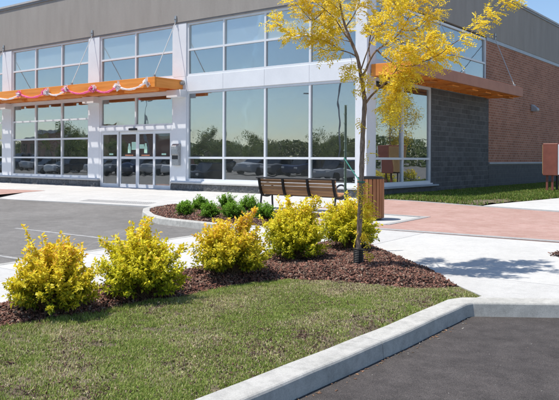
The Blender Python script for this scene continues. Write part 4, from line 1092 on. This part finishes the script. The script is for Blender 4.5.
BR = [  # (points (px, py, depth), start radius, leaf start fraction)
    ([(364.5, 105, 0), (371, 96, -.02), (379.5, 88, -.05), (389, 79, -.1), (396.5, 69.5, -.15), (402, 60, -.2), (406, 48, -.22)], 0.017, 0.35),
    ([(362, 77, 0), (366, 70, .03), (370, 60, .05), (377, 50, .05), (392, 40, .1), (402, 30, .15), (408, 19, .15), (414, 3, .2), (419, -18, .25)], 0.019, 0.42),
    ([(377, 50, .05), (385, 57, 0), (396, 64, -.05), (410, 66, -.1), (422, 62, -.15), (438, 55, -.2), (454, 43, -.25), (473, 31, -.3), (486, 17, -.35), (504, 3.5, -.4), (514, -6, -.4)], 0.013, 0.25),
    ([(392, 40, .1), (404, 43, .2), (418, 46, .3), (430, 45, .4), (440, 38, .45)], 0.008, 0.3),
    ([(402, 30, .15), (414, 30, .25), (426, 20, .35), (436, 8, .4), (442, -8, .45)], 0.009, 0.2),
    ([(357.3, 57, 0), (350, 53, -.05), (339, 50, -.1), (328, 50.5, -.12), (319, 47, -.15), (311, 40, -.15)], 0.010, 0.3),
    ([(351.6, 42, .02), (344, 33, -.1), (335, 19, -.15), (325, 9.5, -.2), (315, 1, -.25), (308, -8, -.3)], 0.011, 0.3),
    ([(335, 46, -.1), (322, 40, -.2), (308, 36, -.25), (296, 36, -.3), (284, 30, -.35), (272, 19, -.4)], 0.007, 0.12),
    ([(325, 9.5, -.2), (313, 20, -.25), (304, 12, -.3), (297, 3, -.35), (292, -6, -.35)], 0.007, 0.1),
    ([(345.5, 27, .05), (352, 18, .1), (358, 6, .2), (362, -12, .25), (364, -35, .3)], 0.010, 0.25),
    ([(370, 60, .05), (369, 46, .15), (372, 30, .2), (379, 14, .25), (385, -4, .3), (390, -25, .3)], 0.011, 0.3),
    ([(360.3, 72, 0), (366, 55, -.2), (372, 40, -.4), (382, 24, -.55), (394, 8, -.65), (402, -10, -.7)], 0.010, 0.4),
    ([(357.3, 57, 0), (350, 42, .25), (343, 28, .45), (336, 12, .6), (330, -6, .7)], 0.010, 0.4),
    ([(341.5, 12, .06), (333, 4, .0), (322, -3, -.05), (312, -12, -.1)], 0.008, 0.1),
    ([(351.6, 42, .02), (338, 38, .2), (326, 30, .35), (318, 20, .45)], 0.007, 0.3),
    ([(396.5, 69.5, -.15), (404, 74, -.2), (407, 82, -.22), (400, 92, -.22), (392, 104, -.2)], 0.005, 0.1),
    ([(389, 79, -.1), (391, 88, -.12), (388, 98, -.15), (384, 110, -.15)], 0.004, 0.15),
    ([(396, 66, -.1), (399, 80, -.25), (397, 95, -.3), (394, 108, -.3), (390, 120, -.28)], 0.004, 0.1),
    ([(408, 66, -.1), (412, 72, -.15), (404, 80, -.2), (396, 86, -.2)], 0.004, 0.1),
    ([(438, 55, -.2), (430, 50, -.25), (424, 42, -.3), (426, 34, -.3)], 0.004, 0.1),
    ([(422, 62, -.15), (432, 62, -.1), (444, 58, -.1), (456, 54, -.1)], 0.004, 0.1),
    ([(379.5, 88, -.05), (372, 84, -.1), (364, 82, -.15)], 0.003, 0.3),
    ([(350, 55, -.05), (352, 64, -.1), (349, 76, -.12)], 0.003, 0.3),
    ([(337, -30, 0), (325, -40, -.3), (318, -55, -.5)], 0.007, 0.1), ([(337, -30, 0), (350, -45, .2), (360, -60, .4)], 0.007, 0.1),
    ([(414, 3, .2), (425, -8, .1), (440, -18, 0)], 0.006, 0.1), ([(385, -4, .3), (376, -20, .5), (372, -40, .6)], 0.006, 0.1),
    ([(408, 19, .15), (398, 12, 0), (394, 0, -.1), (396, -14, -.1)], 0.005, 0.1),
    ([(377, 50, .05), (386, 47, -.15), (395, 50, -.3), (404, 54, -.4), (412, 52, -.45)], 0.005, 0.15),
    ([(345.5, 27, .05), (336, 28, -.1), (330, 33, -.2), (322, 28, -.3)], 0.005, 0.2),
]
rg = np.random.default_rng(55)
FP, FD = [], []            # frond base and direction
for pts, r0, f0 in BR:
    sp = spline([TP(*q) for q in pts], 5); n = len(sp)
    MB().tube(sp, [max(0.0022, r0 * (1 - 0.86 * i / (n - 1))) for i in range(n)], 7).build('branch', M_BARK, tree, smooth=True)
    ln = sum((sp[i + 1] - sp[i]).length for i in range(n - 1)); cntf = int(ln * (1 - f0) * 150)
    for q in range(cntf):
        tf = rg.random(); tf = tf + 0.016 * math.sin(tf * ln * 26) / max(ln, .3); t = (f0 + (1 - f0) * min(max(tf, 0), 1)) * (n - 1); i = min(int(t), n - 2); p = sp[i].lerp(sp[i + 1], t - i); tn = (sp[i + 1] - sp[i]).normalized()
        d = Vector(rg.normal(0, 1, 3)); d = d - tn * d.dot(tn); d.normalize()
        dr = tn * rg.uniform(0.3, 0.9) + d * 0.8 + Vector((0, 0, rg.uniform(-0.35, 0.25)))
        FP.append(p + d * rg.uniform(0, 0.085)); FD.append(dr.normalized())
# a few tufts low on the trunk
for (x, y, n) in ((366, 205, 22), (361, 234, 22), (366, 215, 14), (364, 196, 10), (362, 184, 5), (358, 190, 3), (345, 76, 6), (352, 90, 5), (368, 150, 3), (356, 120, 3), (364, 248, 3), (372, 255, 3)):
    for q in range(n):
        FP.append(TP(x, y, -0.04) + Vector(rg.normal(0, 0.02, 3))); FD.append(Vector((RX * rg.normal(0.3, .6), RY * rg.normal(0.3, .6), rg.uniform(-0.8, 0.3))).normalized())
LP, LD, LS, LL = [], [], [], []
for p, d in zip(FP, FD):
    L_ = rg.uniform(0.08, 0.17); s = d.cross(Vector((rg.normal(0, .4), rg.normal(0, .4), 1))).normalized(); nn = d.cross(s)
    k = max(3, int(L_ / 0.024))
    for q in range(k):
        t = (q + 0.6) / k; c = p + d * (L_ * t) + Vector((0, 0, -0.05 * L_ * 3 * t * t))
        for sg in (-1, 1):
            LP.append(c); LD.append((s * sg + d * 0.55 + nn * rg.normal(0, .25)).normalized()); LL.append(rg.uniform(0.034, 0.060) * (1 - 0.35 * abs(t - 0.5)))
LP = np.array([tuple(v) for v in LP]); LD = np.array([tuple(v) for v in LD]); LL = np.array(LL)
S = sky_side(LD, rg, 0.7); V, T = leaf_mesh(LP, LD, S, LL, LL * 0.40, 0.15, 0.15)
pc = np.array([(0.91, 0.72, 0.055), (0.94, 0.77, 0.08), (0.88, 0.67, 0.045), (0.94, 0.72, 0.055)])
c = pc[rg.integers(0, 4, len(LP))] * rg.uniform(0.82, 1.12, len(LP))[:, None]
np_obj('crown', V, T, M_LEAF, tree, np.repeat(c, 4, 0), 'stuff')
# black corrugated guard round the foot of the trunk
gd = MB(); base = TP(357.8, 262); 
pts, rad = [], []
for i in range(33):
    pts.append((TREE.x + 0.003 * i * 0.1, TREE.y, tz - 0.03 + i * 0.0075)); rad.append(0.062 + (0.007 if i % 3 else 0.0))
pts = [(p_[0], p_[1], p_[2]) for p_ in pts]; gd.tube(pts, rad, 16); tag(gd.build('trunk_guard', M_BLACK), 'black corrugated plastic guard around the foot of the young tree', 'trunk guard')
# stake and tie
gs = ground(345, 249, 0.18); szb = float(mulch_z(np.array([gs.x]), np.array([gs.y]))[0]); stz = at_y(345, 105, gs.y).z
stake = empty('tree_stake', (gs.x, gs.y, szb), 'thin green metal post standing behind the yellow shrubs', 'stake')
m = MB(); m.box(gs.x - .020, gs.x + .020, gs.y - .004, gs.y + .004, szb - 0.3, stz); m.box(gs.x - .004, gs.x + .004, gs.y - .03, gs.y - .004, szb - 0.3, stz - 0.002)
m.build('post', M_STAKE, stake)
m = MB()
for i in range(14): m.box(gs.x - .012, gs.x + .012, gs.y - .036, gs.y - .028, stz - 0.15 - i * 0.14, stz - 0.13 - i * 0.14)
m.build('studs', M_STAKE, stake)
zt = at_y(345, 158, gs.y).z; tt = TP(361.2, 182)
MB().tube(spline([(gs.x, gs.y - .035, zt), Vector((gs.x, gs.y, zt)).lerp(tt, 0.5) - Vector((0, 0, 0.03)), tuple(tt + Vector((-.03, .03, 0)))], 6), 0.008, 6).build('tie', M_TIE, stake)
m = MB(); m.tube([tuple(tt + Vector((0.045 * math.cos(a), 0.045 * math.sin(a), 0))) for a in [2 * math.pi * k / 16 for k in range(17)]], 0.010, 6, cap=False); m.build('tie_loop', M_TIE, stake)

# ------------------------------------------------------------------ across the lot (seen reflected in the glass)
def car_paint(name, c): return surf(name, tuple(x * 0.9 for x in c), c, 2, 0.25, 40, 0.03, 0)
PAINT = [car_paint('paint_black', (0.02, 0.021, 0.024)), car_paint('paint_navy', (0.02, 0.035, 0.09)), car_paint('paint_silver', (0.42, 0.43, 0.44)), car_paint('paint_maroon', (0.26, 0.03, 0.035)), car_paint('paint_white', (0.75, 0.75, 0.74)), car_paint('paint_grey', (0.16, 0.165, 0.17))]
M_TYRE = surf('tyre', (0.012, 0.012, 0.012), (0.02, 0.02, 0.02), 20, 0.8)
M_CARGLASS = surf('car_glass', (0.02, 0.024, 0.028), (0.03, 0.034, 0.038), 2, 0.08, 40, 0.02, 0)
M_HEAD = surf('headlamp', (0.6, 0.6, 0.6), (0.75, 0.75, 0.75), 4, 0.15)
def car(loc, rz, mat, label, suv):
    root = empty('parked_car', loc, label, 'car', 'cars parked across the lot'); root.rotation_euler.z = rz
    h = 1.68 if suv else 1.45
    def part(name, m, mt, bev=0.0):
        o = m.build(name, mt, None, bevel=bev); o.parent = root; return o
    part('body', MB().prism([(-2.25, 0.32), (-2.3, 0.62), (-2.2, 0.95), (-1.2, 1.0), (2.15, 1.02), (2.28, 0.8), (2.3, 0.35), (2.1, 0.25), (-2.1, 0.25)], 'y', -0.9, 0.9), mat, 0.06)
    part('cabin', MB().prism([(-1.25, 0.98), (-0.45, h - 0.03), (0.2, h), (1.7 if suv else 1.2, h - 0.05), (2.15, 1.0)], 'y', -0.74, 0.74), M_CARGLASS, 0.05)
    part('roof', MB().box(-0.45, 1.65 if suv else 1.15, -0.68, 0.68, h - 0.06, h + 0.02), mat, 0.02)
    for x in (-1.4, 1.35):
        for y in (-0.92, 0.92): part('wheel', MB().tube([(x, y - 0.11, 0.33), (x, y + 0.11, 0.33)], 0.33, 18), M_TYRE)
    for y in (-0.66, 0.66): part('headlight', MB().box(-2.3, -2.2, y - 0.18, y + 0.18, 0.68, 0.82), M_HEAD, 0.02)
    part('windscreen_pillar', MB().box(0.35, 0.45, -0.76, 0.76, 1.0, h - 0.03), mat)
    return root
cl = [('black', 0, 1), ('silver', 2, 0), ('navy', 1, 1), ('white', 4, 0), ('maroon', 3, 0), ('grey', 5, 1), ('silver', 2, 1)]
for i in range(20):
    nm, mi, suv = cl[(i * 3) % 7]
    x = -24 - i * 2.75; 
    if i in (6, 13): continue
    car((x, -7.5 + rnd.uniform(-.3, .3), 0), -math.pi / 2, PAINT[mi], '%s car parked across the lot, seen mirrored in the shop glass' % nm, suv)
# trees beyond the cars, light poles, far shop block
tr_me = []
for k in range(2):
    rg = np.random.default_rng(400 + k); n = 5200
    cl_c = rg.normal(0, 1, (26, 3)) * np.array([1.1, 1.1, 1.5]) + np.array([0, 0, 4.2]); pick = rg.integers(0, 26, n)
    P = cl_c[pick] + rg.normal(0, 0.42, (n, 3)); D = unit(rg.normal(0, 1, (n, 3))); S = rand_side(D, rg); ln = rg.uniform(0.14, 0.26, n)
    V, T = leaf_mesh(P, D, S, ln, ln * 0.6)
    cc = np.array([(0.10, 0.15, 0.035), (0.15, 0.20, 0.05), (0.20, 0.24, 0.06)])[rg.integers(0, 3, n)]
    o = np_obj('crown', V, T, M_LEAF, None, np.repeat(cc, 4, 0)); tr_me.append(o.data); bpy.data.objects.remove(o)
tk = MB().tube([(0, 0, -0.1), (0.05, 0, 1.6), (0.0, 0.05, 3.4), (0.1, 0, 5)], [0.14, 0.11, 0.08, 0.03], 8); o = tk.build('trunk', M_BARK); tkme = o.data; bpy.data.objects.remove(o)
def lot_tree(x, y, s, k, z=0.0):
    root = empty('lot_tree', (x, y, z), 'green leafy tree across the lot, seen mirrored in the shop glass', 'tree', 'trees across the lot')
    for nm, me in (('crown', tr_me[k]), ('trunk', tkme)):
        o = bpy.data.objects.new(nm, me); COL.objects.link(o); o.parent = root
        if nm == 'crown': o['kind'] = 'stuff'
    s *= 0.85; root.scale = (s, s, s); root.rotation_euler.z = rnd.uniform(0, 6)
for i, (x, y, s) in enumerate([(-31, -14, .5), (-38, -22, .6), (-43, -15, .5), (-52, -24, .62), (-47, -34, .7), (-62, -30, .7), (-69, -12, .95), (-78, -26, .8), (-55, -48, .85), (-34, -40, .8), (-88, -28, .9), (-28, -30, .6), (-70, -46, .9), (-44, -55, 1.0), (-97, -34, 1.0), (-62, -60, 1.1), (-84, -52, 1.1), (-36, -60, 1.0), (-50, -70, 1.2), (-28, -58, .9), (-75, -70, 1.2)]):
    lot_tree(x, y, s, i % 2)
def pole(x, y, h):
    root = empty('light_pole', (x, y, 0), 'tall parking lot light pole, seen mirrored in the shop glass', 'light pole', 'light poles across the lot')
    MB().tube([(x, y, 0), (x, y, h)], [0.09, 0.06], 10).build('mast', M_LAMPGREY, root)
    MB().tube([(x, y, 0), (x, y, 0.7)], 0.28, 14).build('footing', M_KERB, root)
    for s in (-1, 1):
        MB().box(x + s * 0.1, x + s * 0.9, y - 0.03, y + 0.03, h - 0.1, h - 0.04).build('arm', M_LAMPGREY, root)
        MB().box(x + s * 0.6, x + s * 1.3, y - 0.2, y + 0.2, h - 0.2, h - 0.05).build('lamp_head', M_LAMPGREY, root, bevel=0.02)
for (x, y, h) in ((-31, -11, 9), (-36, -26, 9), (-44, -24, 9), (-70, -24, 9.5)): pole(x, y, h)
fb = empty('brick_block', (-112, -40, 0), 'low brick and beige block far across the lot, seen mirrored in the shop glass', 'building')
MB().box(-130, -92, -55, -45, 0, 6.0).build('wall', M_BRICK, fb); MB().box(-108, -102, -45.2, -44, 0, 7.6).build('tower', M_TAN, fb); MB().box(-131, -91, -56, -44.5, 6.0, 6.5).build('cornice', M_COPETOP, fb)
for k in range(6): MB().box(-129 + k * 3.4, -127.2 + k * 3.4, -44.99, -44.9, 1.0, 3.4).build('window', M_CARGLASS, fb)
# a yellow tree, a tan board and gold bushes round the corner (mirrored in the side window)
def golden_tree(x, y):
    z = gz(y) + WK; root = empty('golden_tree', (x, y, z), 'yellow leafed tree round the corner, seen mirrored in the side window', 'tree')
    rg = np.random.default_rng(77); n = 5000; Pc = rg.normal(0, 1, (34, 3)) * np.array([0.55, 0.55, 0.75]) + np.array([x, y, z + 3.6]); pick = rg.integers(0, 34, n)
    P = Pc[pick] + rg.normal(0, 0.16, (n, 3)) * np.array([1, 1, 1.3]); D = unit(rg.normal(0, 1, (n, 3)) + np.array([0, 0, -0.4])); ln = rg.uniform(0.06, 0.11, n)
    V, T = leaf_mesh(P, D, rand_side(D, rg), ln, ln * 0.5); cc = pc[rg.integers(0, 4, n)] * rg.uniform(0.8, 1.1, n)[:, None]
    np_obj('crown', V, T, M_LEAF, root, np.repeat(cc, 4, 0), 'stuff')
    m = MB().tube([(x, y, z - 0.1), (x, y, z + 2), (x + 0.1, y, z + 3.5), (x, y, z + 4.8)], [0.05, 0.045, 0.03, 0.01], 8)
    m.build('trunk', M_BARK, root)
    for k in range(16):
        q = Pc[k]; MB().tube([(x, y, z + 2.2 + 0.1 * k), tuple((q + np.array([x, y, z + 3])) / 2), tuple(q)], [0.015, 0.01, 0.004], 5).build('branch', M_BARK, root)
golden_tree(-5.2, 32.4)
for i, (x, y) in enumerate(((-5.6, 30.6), (-4.6, 31.4), (-5.4, 34.0))):
    shrub('golden_bush', (x, y, GL), 0.7, 1.0, 60, 20, 0.07, np.random.default_rng(500 + i), GOLD2, 'gold bush round the corner, mirrored in the side window', 'gold bushes round the corner', squat=0.8)

# ------------------------------------------------------------------ far-off belt of woodland behind the lot
rg = np.random.default_rng(900); n = 90000
seg = rg.random(n)
left_ = seg < 0.8
tt_ = rg.random(n)
bx_ = np.where(left_, -20 - 230 * tt_, -4 + 90 * tt_); by_ = np.where(left_, -112 + 55 * tt_ + rg.normal(0, 4, n), 118 - 10 * tt_ + rg.normal(0, 4, n))
top_ = 2.6 + 2.6 * vnoise(bx_, by_ * 0, 9.0, 21) + 1.6 * vnoise(bx_, by_ * 0, 3.0, 22)
P = np.stack([bx_, by_, top_ * rg.random(n) ** 0.8], 1); D = unit(rg.normal(0, 1, (n, 3))); ln = rg.uniform(0.3, 0.75, n)
V, T = leaf_mesh(P, D, rand_side(D, rg), ln, ln * 0.7)
cc = np.array([(0.10, 0.14, 0.045), (0.14, 0.18, 0.06), (0.17, 0.19, 0.07)])[rg.integers(0, 3, n)]
o = np_obj('distant_wood', V, T, M_LEAF, None, np.repeat(cc, 4, 0), 'stuff'); tag(o, 'far belt of green trees beyond the lot, mirrored in the shop glass', 'wood')
